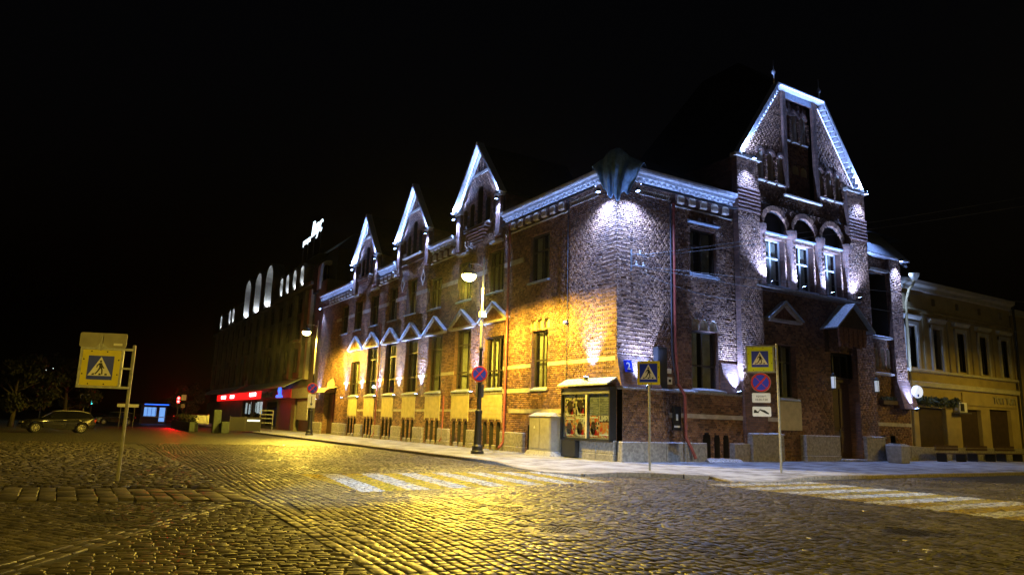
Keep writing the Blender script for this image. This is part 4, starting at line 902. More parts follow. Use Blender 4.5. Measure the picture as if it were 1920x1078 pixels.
for k in range(4):
    u = XC - 3.48 + 2.32 * k; flood(f'uplight at the foot of the {order_w[k]} column left to right between the tall gable windows', (u, -.9, 8.5), (0, .2, 1), 1200 * FP, 110, (u, -.5, 8.42))
flood('uplight on the corner ledge next to the house number', (1.15, -.66, 3.12), (-.05, .42, 1), 1400 * FP, 100, (1.15, -.5, 2.98))
flood('uplight at the battered foot beside the side-front window', (6.75, -.56, 3.12), (0.03, .3, 1), 1300 * FP, 84, (6.75, -.36, 3.0))
flood('uplight at the foot of the slim end pier', (20.5, -.92, 2.85), (0, .3, 1), 900 * FP, 70, (20.5, -.7, 2.8))
flood('downlight under the metal turret roof at the end pier', (20.4, -.72, 11.15), (.0, .1, -1), 700 * FP, 100, (20.4, -.34, 11.25))
flood('downlight facing the yellow neighbour from the end pier', (21.2, -.5, 11.0), (.9, .35, -.55), 200 * FP, 62, (20.9, -.3, 11.1))
def strip(label, a, b, mat='led_cold', r=.018):
    MB().tube([a, b], r, 6).build('led_strip', mat, label=label, cat='light strip', group='LED strips along the cornices and gables')
def trough(label, fac, u0, u1, d=.42, z=11.86):
    t = thing('light_trough', label, 'light strip', FB(fac).w((u0 + u1) / 2, z, d), 0, 'light troughs under the cornices', world=True)
    FB(fac).run([(d - .06, z), (d + .05, z), (d + .05, z + .075), (d + .035, z + .075), (d + .035, z + .015), (d - .06, z + .015)], u0, u1).build('channel', 'black_metal', t)
    FB(fac).fbox(u0, u1, z + .02, z + .035, d - .03, d + .025).build('diode_strip', 'led_cold', t)
    k = u0 + .4
    while k < u1: FB(fac).fbox(k - .015, k + .015, z - .02, z, .0, d).build('arm', 'black_metal', t); k += 1.6
trough('light trough under the street-front cornice beside the tarpaulin', 'L', 1.0, 9.2); trough('light trough under the side-front cornice', 'R', 1.0, 7.1)
trough('light trough under the far-end cornice of the street front', 'L', 33.7, 42.6); trough('light trough between the two farther gables', 'L', 24.6, 27.8, .4)
for gi, c in enumerate(GC):
    for s, sd in ((1, 'left'), (-1, 'right')): strip(f'LED strip along the {sd} slope of the {nm[gi]} small gable', (-.4, c + s * 2.5, 13.98), (-.4, c + s * .05, 17.2), r=.010)
for s, sd in ((-1, 'left'), (1, 'right')): strip(f'LED strip along the {sd} slope of the tall clipped gable', (XC + s * 4.7, -.2, 14.82), (XC + s * 1.7, -.2, 19.0), r=.008)
strip('LED strip along the flat top of the tall gable', (XC - 1.8, -.55, 19.3), (XC + 1.8, -.55, 19.3), r=.014)

# ================================================================ street lamps
def text_mesh(txt, size, mat, parent, loc, name='lettering', rx=math.pi / 2, rz=0, depth=.004, shear=0, bold=0, align='CENTER', sx=1.0):
    cu = bpy.data.curves.new(name, 'FONT'); cu.body = txt; cu.size = size; cu.extrude = depth; cu.align_x = align; cu.align_y = 'CENTER'; cu.shear = shear; cu.offset = bold
    tmp = bpy.data.objects.new('tmp', cu); me = bpy.data.meshes.new_from_object(tmp); bpy.data.objects.remove(tmp); bpy.data.curves.remove(cu)
    me.materials.clear(); me.materials.append(MATS[mat])
    o = link(name, me, loc, parent); o.rotation_euler = (rx, 0, rz); o.scale = (sx, 1, 1); return o
def disc(r, y0, y1, z, n=28, x=0):
    mb = MB(); mb.prism([(x + r * math.cos(2 * math.pi * k / n), y0, z + r * math.sin(2 * math.pi * k / n)) for k in range(n)], [(x + r * math.cos(2 * math.pi * k / n), y1, z + r * math.sin(2 * math.pi * k / n)) for k in range(n)]); return mb
def plate(pts, y0, y1): return MB().prism([(x, y0, z) for x, z in pts], [(x, y1, z) for x, z in pts])
def rrect(x0, x1, z0, z1, r=.04, n=4):
    out = []
    for cx, cz, a0 in ((x1 - r, z1 - r, 0), (x0 + r, z1 - r, 90), (x0 + r, z0 + r, 180), (x1 - r, z0 + r, 270)):
        out += [(cx + r * math.cos(math.radians(a0 + 90 * k / n)), cz + r * math.sin(math.radians(a0 + 90 * k / n))) for k in range(n + 1)]
    return out
def street_lamp(label, loc, rz, power, group='street lamps with a hanging sodium head'):
    """cast pedestal, slim pole, arm along local -X with a hanging hooded head"""
    t = thing('street_lamp', label, 'street lamp', loc, rz, group)
    MB().lathe([(.30, 0), (.30, .12), (.25, .16), (.25, .34), (.19, .42), (.16, 1.2), (.145, 1.75), (.17, 1.8), (.17, 1.9), (.11, 1.95)], n=14).build('pedestal', 'black_metal', t, smooth=True, autosmooth=30)
    MB().lathe([(.1, 1.95), (.09, 3.6), (.075, 4.6), (.1, 4.65), (.1, 4.75), (.07, 4.8)], n=12).build('pole', 'black_metal', t, smooth=True, autosmooth=35)
    MB().lathe([(.07, 4.8), (.06, 6.5), (.045, 8.5), (.045, 9.0), (.02, 9.05)], n=12).build('upper_pole', 'pole_paint', t, smooth=True, autosmooth=35)
    MB().tube([(0, 0, 8.5), (-.3, 0, 8.62), (-.9, 0, 8.56)], .022, 8).build('arm', 'pole_paint', t)
    MB().lathe([(.02, 8.6), (.05, 8.5), (.06, 8.36), (.22, 8.26), (.34, 8.1), (.36, 8.02), (.33, 8.02)], (-.9, 0, 0), 20).build('hood', 'black_metal', t, smooth=True, autosmooth=50)
    MB().lathe([(.33, 8.02), (.32, 7.93), (.25, 7.82), (.14, 7.75), (.02, 7.73)], (-.9, 0, 0), 20).build('bowl', 'bowl_sodium', t, smooth=True)
    l = bpy.data.lights.new('sodium_light', 'SPOT'); l.energy = power; l.color = SODIUM; l.spot_size = math.radians(176); l.spot_blend = .4; l.shadow_soft_size = .2
    # luminaire throws sideways rather than straight down
    l.use_nodes = True; N = l.node_tree.nodes; K = l.node_tree.links; em = N['Emission']; tc = N.new('ShaderNodeTexCoord'); sp = N.new('ShaderNodeSeparateXYZ'); K.new(tc.outputs['Normal'], sp.inputs[0])
    ab = N.new('ShaderNodeMath'); ab.operation = 'ABSOLUTE'; K.new(sp.outputs['Z'], ab.inputs[0]); iv = N.new('ShaderNodeMath'); iv.operation = 'SUBTRACT'; iv.inputs[0].default_value = 1; K.new(ab.outputs[0], iv.inputs[1])
    pw = N.new('ShaderNodeMath'); pw.operation = 'POWER'; pw.inputs[1].default_value = 1.3; K.new(iv.outputs[0], pw.inputs[0]); ma = N.new('ShaderNodeMath'); ma.operation = 'MULTIPLY_ADD'; ma.inputs[1].default_value = .89; ma.inputs[2].default_value = .11; K.new(pw.outputs[0], ma.inputs[0]); K.new(ma.outputs[0], em.inputs['Strength'])
    o = bpy.data.objects.new('sodium_light', l); COL.objects.link(o); o.parent = t; o.location = (-.9, 0, 7.70)
    return t
def no_stopping(parent, z, y, r=.35, x=0):
    disc(r + .012, y + .012, y + .03, z, x=x).build('sign_back', 'galvanised', parent)
    a = disc(r, y, y + .01, z, x=x).build('sign_face', 'sign_red', parent)
    disc(r * .82, y - .004, y, z, x=x).build('sign_disc', 'sign_blue', a)
    for s in (-1, 1):
        q = r * .8 * .7071; w = r * .09; plate([(x - q, z - s * q - w), (x - q + w, z - s * q - w if s < 0 else z - s * q - w), (x + q, z + s * q - w), (x + q, z + s * q + w), (x + q - w, z + s * q + w), (x - q, z - s * q + w)], y - .009 - .001 * s, y - .004).build('sign_bar', 'sign_red', a)
LP = 42000
l1 = street_lamp('street lamp with round blue no-stopping sign on the near pavement', (-3.42, 5.56, 0), math.radians(12), LP)
l2 = street_lamp('street lamp by the far end of the brick building', (-3.0, 33.5, 0), math.radians(8), LP)
l3 = street_lamp('street lamp behind the photographer to the left', (-27.0, -19.0, -.15), math.radians(180), LP * .2)
l4 = street_lamp('street lamp across the side street at right, out of the picture', (-2.0, -23.0, -.15), math.radians(-90), LP * .27)
l5 = street_lamp('street lamp farther along the side street, beyond the right edge of the picture', (27.0, -11.0, -.1), math.radians(-90), LP * .1)
sf = thing('no_stopping_sign', 'round blue and red no-stopping sign on the near street lamp', 'traffic sign', (-3.42, 5.56, 0), math.radians(-38)); no_stopping(sf, 3.55, -.16, .36)
MB().tube([(0, -.13, 3.55), (0, -.06, 3.55)], .03, 6).build('clamp', 'galvanised', sf)
plate(rrect(-.18, .18, 2.5, 3.1), .1, .12).build('plate_back', 'grey_metal', sf)
sf = thing('no_stopping_sign', 'round no-stopping sign with a white arrow plate on the far street lamp', 'traffic sign', (-3.0, 33.5, 0), math.radians(-25)); no_stopping(sf, 3.62, -.16, .42)
ar = plate(rrect(-.3, .3, 2.1, 3.15), -.16, -.14).build('arrow_plate', 'sign_white', sf)
plate([(-.03, 3.0), (.03, 3.0), (.03, 2.45), (.11, 2.45), (0, 2.25), (-.11, 2.45), (-.03, 2.45)], -.166, -.16).build('arrow', 'sign_black', ar)
# projector clamped to the near lamp post; its lens glows but casts no beam
pj = thing('crossing_projector', 'cold white projector clamped to the near lamp post', 'floodlight', (-3.42, 5.56, 6.2))
MB().box(-.14, .1, -.2, .1, -.05, .25).build('housing', 'galvanised', pj, bevel=.02); MB().box(-.12, .06, -.24, -.2, -.03, .12).build('lens', 'lens_cold', pj)
pj2 = thing('crossing_projector', 'unseen cold white projector added on the street lamp behind the photographer', 'floodlight', (-27.0, -18.9, 6.3))  # unseen projector added on the camera side to light the first crossing
MB().box(-.14, .14, -.05, .25, -.05, .25).build('housing', 'galvanised', pj2, bevel=.02); MB().box(-.1, .1, .25, .28, -.02, .18).build('lens', 'lens_cold', pj2)
l = bpy.data.lights.new('beam', 'SPOT'); l.energy = 27000; l.color = (.4, .63, 1); l.spot_size = math.radians(19); l.spot_blend = .8; l.shadow_soft_size = .05
o = bpy.data.objects.new('beam', l); COL.objects.link(o); o.parent = pj2; o.location = (.1, .32, .1); aim(o, Vector((-9.6, -5.3, -.1)) - Vector((-26.9, -18.6, 6.4)))

pj3 = thing('crossing_projector', 'unseen cold white projector added on the street lamp across the side street', 'floodlight', (-2.0, -22.9, 6.3))  # unseen projector added to throw cold light on the second crossing and lime sign
MB().box(-.14, .14, -.05, .25, -.05, .25).build('housing', 'galvanised', pj3, bevel=.02); MB().box(-.1, .1, .25, .28, -.02, .18).build('lens', 'lens_cold', pj3)
l = bpy.data.lights.new('beam', 'SPOT'); l.energy = 6500; l.color = (.5, .70, 1); l.spot_size = math.radians(34); l.spot_blend = .9; l.shadow_soft_size = .05
o = bpy.data.objects.new('beam', l); COL.objects.link(o); o.parent = pj3; o.location = (0, .32, .1); aim(o, Vector((-.6, -9.5, .6)) - Vector((-2, -22.6, 6.4)))

# ================================================================ traffic signs on posts
def pictogram(parent, cx, cz, s, y):
    """walking figure on zebra bars inside a white triangle on blue"""
    plate([(cx - s / 2, cz - s / 2), (cx + s / 2, cz - s / 2), (cx + s / 2, cz + s / 2), (cx - s / 2, cz + s / 2)], y, y + .004).build('blue_panel', 'sign_blue', parent)
    plate([(cx - s * .46, cz - s * .34), (cx + s * .46, cz - s * .34), (cx, cz + s * .46)], y - .004, y).build('white_triangle', 'sign_white', parent)
    q = lambda pts, nme: plate([(cx + a * s, cz + b * s) for a, b in pts], y - .008, y - .004).build(nme, 'sign_black', parent)
    q([(.0 + .045 * math.cos(k * .7), .265 + .045 * math.sin(k * .7)) for k in range(9)], 'figure_head')
    q([(-.05, .20), (.06, .20), (.075, .02), (.02, -.03), (-.04, .02)], 'figure_body')
    q([(-.04, .2), (-.14, .1), (-.15, .0), (-.12, .0), (-.10, .08), (-.03, .14)], 'figure_arm'); q([(.06, .17), (.13, .03), (.17, -.01), (.15, -.04), (.09, .0), (.05, .08)], 'figure_arm')
    q([(-.03, .02), (.03, .0), (-.05, -.15), (-.14, -.28), (-.19, -.26), (-.1, -.13)], 'figure_leg'); q([(.01, .02), (.075, .03), (.11, -.1), (.12, -.28), (.07, -.28), (.055, -.1)], 'figure_leg')
    for k, (a, b) in enumerate(((-.32, -.23), (-.04, .05), (.2, .29))): q([(a, -.31), (a + .06 * (1 if k == 0 else (.3 if k == 1 else 0)), -.24), (b + .05 * (k == 0), -.24), (b, -.31)], 'zebra_bar')
def face(p, facing): return math.atan2(facing[1] - p[1], facing[0] - p[0]) + math.pi / 2
def crossing_sign(label, loc, rz, h, size, mat, post_off, framed, zc, post='pole_paint'):
    loc = (loc[0] - post_off * math.cos(rz) + .05 * math.sin(rz), loc[1] - post_off * math.sin(rz) - .05 * math.cos(rz), loc[2]); t = thing('crossing_sign', label, 'traffic sign', loc, rz)
    MB().lathe([(.038, -.02), (.038, h), (.03, h + .02)], (post_off, .05, 0), 10).build('post', post, t, smooth=True, autosmooth=40)
    s = size / 2
    if framed:
        for nme, x0, x1, z0, z1 in (('frame_bar', -s - .05, post_off, zc + s, zc + s + .05), ('frame_bar', -s - .05, post_off, zc - s - .05, zc - s), ('frame_bar', -s - .05, -s, zc - s, zc + s), ('frame_bar', s, s + .045, zc - s, zc + s)):
            MB().box(x0, x1, -.03, .03, z0, z1).build(nme, 'galvanised', t)
        MB().box(s + .045, post_off, -.02, .02, zc - .02, zc + .02).build('stay', 'galvanised', t)
    f = plate(rrect(-s + .004, s - .004, zc - s + .004, zc + s - .004, .03), -.025, .0).build('sign_panel', mat, t)
    pictogram(f, 0, zc, size * (.66 if framed else .78), -.031)
    for x, z in ((-.6, 1), (.3, 1), (-.6, -1), (.3, -1), (-1, .5), (-1, -.4), (1, .5), (1, -.4)):
        disc(.016, -.034, -.024, zc + z * s * .9, 6, x * s * .9).build('bolt', 'sign_black', f)
    return t
p2 = (1.74, -6.6, 0); t2 = crossing_sign('lime framed pedestrian crossing sign on the right-hand pavement with plates below', p2, face(p2, CAM) - .1, 4.4, .86, 'sign_lime', .56, True, 3.88)
no_stopping(t2, 3.06, -.03, .33); plate(rrect(-.31, .31, 2.36, 2.69), -.03, -.015).build('notice_plate', 'sign_white', t2)
tp_ = plate(rrect(-.31, .31, 1.88, 2.22), -.03, -.015).build('tow_plate', 'sign_white', t2)
text_mesh('кроме', .11, 'sign_black', t2, (0, -.034, 2.58), depth=.002); text_mesh('18.00-7.00', .1, 'sign_black', t2, (0, -.034, 2.46), depth=.002)
plate([(-.27, 2.0), (-.1, 2.0), (-.1, 2.05), (-.16, 2.06), (-.19, 2.11), (-.25, 2.11)], -.036, -.03).build('tow_truck', 'sign_black', tp_); plate([(-.08, 2.13), (.1, 2.1), (.24, 2.0), (.24, 1.96), (.17, 1.97), (-.02, 2.07)], -.036, -.03).build('towed_car', 'sign_black', tp_)
plate([(-.12, 2.05), (-.04, 2.14), (-.02, 2.13), (-.1, 2.04)], -.037, -.031).build('tow_hook', 'sign_black', tp_)
p1 = (-2.63, -4.84, 0); crossing_sign('small yellow-edged pedestrian crossing sign at the building corner', p1, face(p1, CAM) - .35, 3.62, .8, 'sign_yellow', 0, False, 3.2)
pl = (-18.16, -5.04, -.09); tl = crossing_sign('yellow pedestrian crossing sign on the cobbled island with a blank plate above', pl, face(pl, CAM) - .30, 2.93, .79, 'sign_yellow', .62, True, 2.42)
plate(rrect(-.50, .46, 2.87, 3.19), -.0, .02).build('blank_plate', 'cabinet_paint', tl); MB().box(-.06, -.02, -.035, 0, 2.8, 3.12).build('plate_bracket', 'grey_metal', tl)
plate([(-.16, 2.86), (.1, 2.86), (.0, 2.95), (-.08, 2.95)], -.03, -.02).build('gusset', 'galvanised', tl); plate([(.2, 2.92), (.38, 2.92), (.38, 2.97), (.2, 2.97)], -.006, 0).build('sticker', 'sign_white', tl)

# ================================================================ things on and beside the brick building
nb = thing('poster_case', 'roofed glass poster case with circus posters on the corner of the brick building', 'notice board', (-.3, 1.75, .8), world=True)
fb = FB('L'); fb.fbox(.0, 3.3, .86, 2.95, .08, .3); fb.build('case_body', 'stucco_trim', nb)
FB('L').fbox(-.06, 0, .8, 3.0, .08, .44).build('frame_side', 'black_metal', nb); FB('L').fbox(3.3, 3.36, .8, 3.0, .08, .44).build('frame_side', 'black_metal', nb); FB('L').fbox(-.06, 3.36, .76, .85, .08, .44).build('frame_sill', 'black_metal', nb)
FB('L').fbox(0, 3.3, 2.72, 2.98, .3, .42).build('head_board', 'grey_metal', nb); FB('L').run([(.08, 3.42), (.62, 3.12), (.62, 3.06), (.08, 3.34)], -.12, 3.45).build('roof', 'sheet_metal', nb)
FB('L').fbox(1.5, 1.62, .86, 2.72, .3, .4).build('mullion', 'stucco_trim', nb)
def poster(a, b, z0, z1, seed, pal, kind):
    r = random.Random(seed); nme = f'poster_print_{seed}'; m, N, K, bs = newmat(nme)
    geo = N.new('ShaderNodeNewGeometry'); v = N.new('ShaderNodeTexVoronoi'); v.inputs['Scale'].default_value = 16 if kind else 12
    mp = N.new('ShaderNodeMapping'); mp.inputs['Scale'].default_value = (1, 1, 1) if not kind else (1, .35, 2.2); mp.inputs['Location'].default_value = (seed * 3.7, seed, 0); K.new(geo.outputs['Position'], mp.inputs[0]); K.new(mp.outputs[0], v.inputs['Vector'])
    rp = N.new('ShaderNodeValToRGB'); rp.color_ramp.interpolation = 'CONSTANT'; e = rp.color_ramp.elements; e[0].color = (*pal[0], 1); e[1].position = .8; e[1].color = (*pal[-1], 1)
    for k, c in enumerate(pal[1:-1]): q = e.new(.25 + .5 * k / max(1, len(pal) - 2)); q.color = (*c, 1)
    sp = N.new('ShaderNodeSeparateColor'); K.new(v.outputs['Color'], sp.inputs[0]); K.new(sp.outputs[0], rp.inputs[0]); K.new(rp.outputs[0], bs.inputs['Base Color']); bs.inputs['Roughness'].default_value = .35
    p = FB('L').fbox(a, b, z0, z1, .3, .306).build('poster', nme, nb); return p
cr, rd, og, bl, wt, bk, pu, tn = (.7, .6, .42), (.6, .05, .04), (.7, .25, .06), (.14, .15, .2), (.65, .62, .55), (.02, .02, .02), (.15, .04, .2), (.55, .38, .2)
poster(2.45, 3.2, 1.75, 2.7, 1, (cr, pu, cr, bk, tn), 0); poster(1.68, 2.42, 1.8, 2.72, 2, (bk, bk, wt, bk, tn), 0); poster(2.45, 3.2, .9, 1.72, 3, (og, bk, tn, rd, bl), 0); poster(1.66, 2.42, .9, 1.76, 4, (tn, wt, og, bl, wt), 0)
p5 = poster(.78, 1.46, 1.82, 2.7, 5, (bl, bl, (.2, .21, .26), bl, (.34, .35, .4)), 1); poster(.05, .75, 1.82, 2.7, 6, (bl, (.19, .2, .26), bl, bl, (.32, .33, .38)), 1); poster(.78, 1.46, .9, 1.8, 7, (rd, tn, bk, cr, og), 0); p8 = poster(.05, .75, .9, 1.8, 8, (og, cr, rd, tn, og), 0)
def prints(p, a, b, z0, z1, items):
    w, h = b - a, z1 - z0
    for kx, kz, rx, rz, mt in items:   # flat printed shapes
        FB('L').poly([(a + w * kx + w * rx * math.cos(q * .524), z0 + h * kz + h * rz * math.sin(q * .524)) for q in range(12)], .306, .309).build('print_shape', mt, p)
prints(p5, .78, 1.46, 1.82, 2.7, []); P4 = [o_ for o_ in nb.children if o_.name.startswith('poster')]
for p_, (a, b, z0, z1) in zip(P4[:4] + [P4[6]], ((2.45, 3.2, 1.75, 2.7), (1.68, 2.42, 1.8, 2.72), (2.45, 3.2, .9, 1.72), (1.66, 2.42, .9, 1.76), (.78, 1.46, .9, 1.8))):
    k_ = random.random() * .1; prints(p_, a, b, z0, z1, [(.5 + k_, .42, .26, .34, 'wood_dark'), (.5 + k_, .76, .13, .11, 'pale_stone'), (.34, .2, .14, .18, 'sign_red'), (.72, .22, .15, .2, 'pale_stone')])
    FB('L').fbox(a + .06, b - .06, z1 - .1, z1 - .04, .306, .31).build('print_line', 'sign_white', p_); FB('L').fbox(a + .1, b - .1, z0 + .05, z0 + .09, .306, .31).build('print_line', 'sign_white', p_)
for p_, a, b in ((P4[4], .78, 1.46), (P4[5], .05, .75)):
    for k_ in range(7): FB('L').fbox(a + .06, b - .06 - .1 * (k_ % 3), 1.92 + .1 * k_, 1.955 + .1 * k_, .306, .309).build('print_line', 'galvanised', p_)
text_mesh('ЦИРК', .27, 'sign_white', p8, (-.312, .4, 1.68), rz=-math.pi / 2, depth=.003, bold=.008, sx=.95)
FB('L').fbox(.05, .75, 1.0, 1.06, .307, .31).build('print_line', 'sign_white', p8); FB('L').fbox(.055, .745, 1.54, 1.795, .306, .3075).build('print_band', 'wood_dark', p8)
for a, b in ((0.02, 1.5), (1.62, 3.28)): FB('L').fbox(a, b, .86, 2.72, .39, .395).build('glass', 'glass', nb)
FB('L').fbox(2.2, 3.2, .05, .74, .26, .5).build('lower_box', 'black_metal', nb)
ec = thing('electrical_cabinet', 'grey steel electrical cabinet on a concrete foot beside the poster case', 'electrical cabinet', (-.75, 4.35, 0), world=True)
MB().prism([(-1.1, 3.15, 0), (-1.1, 5.35, 0), (-.28, 5.35, 0), (-.28, 3.15, 0)], [(-.98, 3.32, .22), (-.98, 5.2, .22), (-.32, 5.2, .22), (-.32, 3.32, .22)]).build('concrete_foot', 'concrete', ec)
MB().box(-.95, -.36, 3.38, 5.14, .22, 1.75).build('housing', 'cabinet_paint', ec, bevel=.015); MB().prism([(-1.0, 3.32, 1.75), (-1.0, 5.2, 1.75), (-.3, 5.2, 1.75), (-.3, 3.32, 1.75)], [(-.7, 3.5, 1.92), (-.7, 5.0, 1.92), (-.55, 5.0, 1.92), (-.55, 3.5, 1.92)]).build('lid', 'concrete', ec)
for a, b in ((3.44, 4.24), (4.28, 5.08)): MB().box(-.972, -.95, a, b, .32, 1.66).build('door', 'cabinet_paint', ec, bevel=.006)
fb = FB('L'); fb.poly([(4.6, 1.2), (4.74, 1.2), (4.67, 1.33)], .972, .976); fb.build('warning_mark', 'sign_white', ec)
def downpipe(label, path, r=.07, mat='red_pipe'):
    t = thing('downpipe', label, 'drainpipe', path[-1], world=True); MB().tube(path, r, 10).build('pipe', mat, t, smooth=True, autosmooth=50)
    P_ = [Vector(p) for p in path]
    for k in range(len(P_) - 1):
        if (P_[k] - P_[k + 1]).length > 3:
            for j in range(3):
                c = P_[k].lerp(P_[k + 1], (j + .5) / 3); MB().lathe([(r + .02, -.03), (r + .02, .03)], c, 10).build('collar', mat, t)
    return t
downpipe('red downpipe between the first and second street-front windows', [(-.16, 8.75, 12.0), (-.16, 8.75, .5), (-.3, 8.75, .28), (-.46, 8.72, .14)])
downpipe('thin red downpipe between the pedimented windows', [(-.12, 15.95, 2.9), (-.12, 15.95, .45), (-.3, 15.95, .2)], .05); downpipe('thin red downpipe farther along the street front', [(-.12, 27.1, 8.4), (-.12, 27.1, .45), (-.4, 26.8, .15)], .05)
downpipe('red downpipe on the side front with a slanted foot', [(3.2, -.14, 11.5), (3.2, -.14, 5.2), (3.3, -.16, 3.3), (3.4, -.48, 2.8), (3.42, -.48, 1.0), (3.44, -.78, .55), (3.5, -.95, .15)])
MB().tube([(3.02, -.12, 11.4), (3.02, -.12, 4.6), (3.1, -.3, 3.3)], .035, 8).build('cable_conduit', 'cable', label='black cable conduit beside the side-front downpipe', cat='pipe')
MB().tube([(-.16, 3.4, 12.0), (-.14, 3.4, 5.0), (-.13, 3.42, 3.2)], .022, 6).build('cable_conduit', 'cable', label='thin cable running down the street front above the poster case', cat='pipe')
cm = thing('security_camera', 'small round security camera on the yellow-lit wall', 'camera', (-.14, 3.5, 6.0), world=True)
MB().lathe([(.1, 0), (.12, .08), (.09, .16), (.03, .17)], (-.16, 3.5, 5.95), 12).build('dome', 'sign_white', cm, smooth=True); MB().box(-.1, 0, 3.46, 3.54, 6.08, 6.16).build('mount', 'grey_metal', cm)
# overhead wires from the bracket on the corner pier
br = thing('wire_bracket', 'iron bracket with insulators on the corner pier', 'bracket', (.75, -.1, 8.3), world=True)
for z in (8.2, 8.7): MB().tube([(.7, -.08, z), (.7, -.35, z), (1.2, -.4, z - .02)], .02, 6).build('arm', 'galvanised', br)
MB().box(.66, .74, -.12, -.08, 8.0, 8.95).build('strap', 'galvanised', br)
for k in range(3): MB().lathe([(.03, 0), (.06, .05), (.03, .1), (.05, .15), (.01, .18)], (.75 + .2 * k, -.38, 8.2 + .25 * (k % 2) * 2), 8).build('insulator', 'sign_white', br)
def wire(label, a, b, sag, r=.012):
    A, B_ = Vector(a), Vector(b); MB().tube([A.lerp(B_, i / 14) - Vector((0, 0, sag * 4 * (i / 14) * (1 - i / 14))) for i in range(15)], r, 5).build('overhead_wire', 'grey_metal', label=label, cat='wire', group='overhead wires at the corner')
wire('upper wire rising from the bracket towards the right', (1.1, -.4, 8.7), (44, -16, 20), .5); wire('second upper wire just below the highest one', (1.1, -.4, 8.6), (44, -15, 19.4), .6); wire('nearly level wire past the side-front window', (1.1, -.4, 8.2), (46, -8, 10.2), .4); wire('lower wire dropping across the side front', (1.1, -.4, 8.15), (46, -9.5, 6.4), .3); wire('loose cable running from the corner bracket into the bay', (1.0, -.3, 8.0), (8.2, -.5, 7.5), .35, .009)
sb = thing('black_box', 'tall black box on the corner pier of the side front', 'box', (2.2, -.2, 2.95), world=True)
MB().box(1.95, 2.5, -.36, -.0, 3.05, 4.8).build('box', 'black_metal', sb, bevel=.01); MB().box(2.0, 2.45, -.375, -.36, 3.15, 4.7).build('door', 'black_metal', sb)  # plain black block on the pier
mt = thing('meter_box', 'two small white meter boxes by the side-front downpipe', 'meter', (2.8, -.08, 3.3), world=True)
MB().box(2.62, 2.9, -.2, -.07, 3.72, 3.92).build('case', 'sign_white', mt, bevel=.01); MB().box(2.66, 2.94, -.2, -.07, 3.25, 3.55).build('case', 'sign_white', mt, bevel=.01); MB().box(2.72, 2.86, -.206, -.2, 3.34, 3.46).build('dial', 'sign_black', mt)
pq = thing('wall_plaque', 'dark plaque with a small white emblem on the side-front base', 'plaque', (3.1, -.33, 1.2), world=True)
FB('R').fbox(2.78, 3.28, 1.3, 2.32, .3, .36).build('panel', 'sign_black', pq); FB('R').fbox(2.97, 3.09, 1.72, 1.98, .36, .364).build('emblem', 'sign_white', pq); FB('R').fbox(2.86, 3.2, 1.42, 1.5, .36, .364).build('print_line', 'sign_white', pq)
hn = thing('house_number', 'blue plate with a white number two at the corner', 'house number', (.3, -.35, 3.6), world=True)
b_ = MB(); b_.add([(.08, -.31, 4.1), (.52, -.31, 4.1), (.52, -.44, 3.62), (.08, -.44, 3.62), (.08, -.29, 4.11), (.52, -.29, 4.11), (.52, -.42, 3.61), (.08, -.42, 3.61)], [(0, 1, 2, 3), (4, 7, 6, 5), (0, 4, 5, 1), (1, 5, 6, 2), (2, 6, 7, 3), (3, 7, 4, 0)]); b_.build('plate', 'sign_blue', hn)
o = text_mesh('2', .42, 'sign_white', hn, (.3, -.395, 3.85), depth=.004, bold=.01); o.rotation_euler = (math.pi / 2 - .26, 0, 0)
for k, (x, lb) in enumerate(((13.75, 'lantern on a curved bracket left of the entrance door'), (17.5, 'lantern on a curved bracket right of the entrance door'))):
    t = thing('wall_lantern', lb, 'lantern', (x, -.5, 3.6), world=True, group='lanterns flanking the entrance')
    MB().tube([(x - .55, -.2, 4.4), (x - .3, -.4, 4.75), (x, -.55, 4.72), (x, -.55, 4.45)], .018, 6).build('bracket', 'black_metal', t)
    MB().lathe([(.1, 3.62), (.1, 3.66), (.11, 4.2)], (x, -.55, 0), 6).build('glass', 'lantern_glass', t)
    MB().lathe([(.14, 4.2), (.14, 4.24), (.05, 4.38), (.02, 4.46)], (x, -.55, 0), 6).build('cap', 'black_metal', t); MB().lathe([(.13, 3.56), (.13, 3.62)], (x, -.55, 0), 6).build('base', 'black_metal', t)
    for q in range(3): MB().tube([(x + .115 * math.cos(q * 2.1), -.55 + .115 * math.sin(q * 2.1), 3.6), (x + .12 * math.cos(q * 2.1), -.55 + .12 * math.sin(q * 2.1), 4.22)], .012, 5).build('bar', 'black_metal', t)
for k, (x, y, lb) in enumerate(((16.6, -2.0, 'pale concrete litter bin standing in front of the entrance'), (18.0, -1.1, 'pale concrete litter bin nearer the wall right of the entrance'))):
    t = thing('litter_bin', lb, 'litter bin', (x, y, 0), group='litter bins by the entrance')
    MB().prism([(-.36, -.36, 0), (.36, -.36, 0), (.36, .36, 0), (-.36, .36, 0)], [(-.4, -.4, .88), (.4, -.4, .88), (.4, .4, .88), (-.4, .4, .88)]).build('body', 'concrete', t, bevel=.03); MB().box(-.3, .3, -.3, .3, .88, .93).build('rim', 'concrete', t, bevel=.01); MB().lathe([(.2, .93), (.2, .95), (.14, .95)], n=14).build('opening', 'black_metal', t)

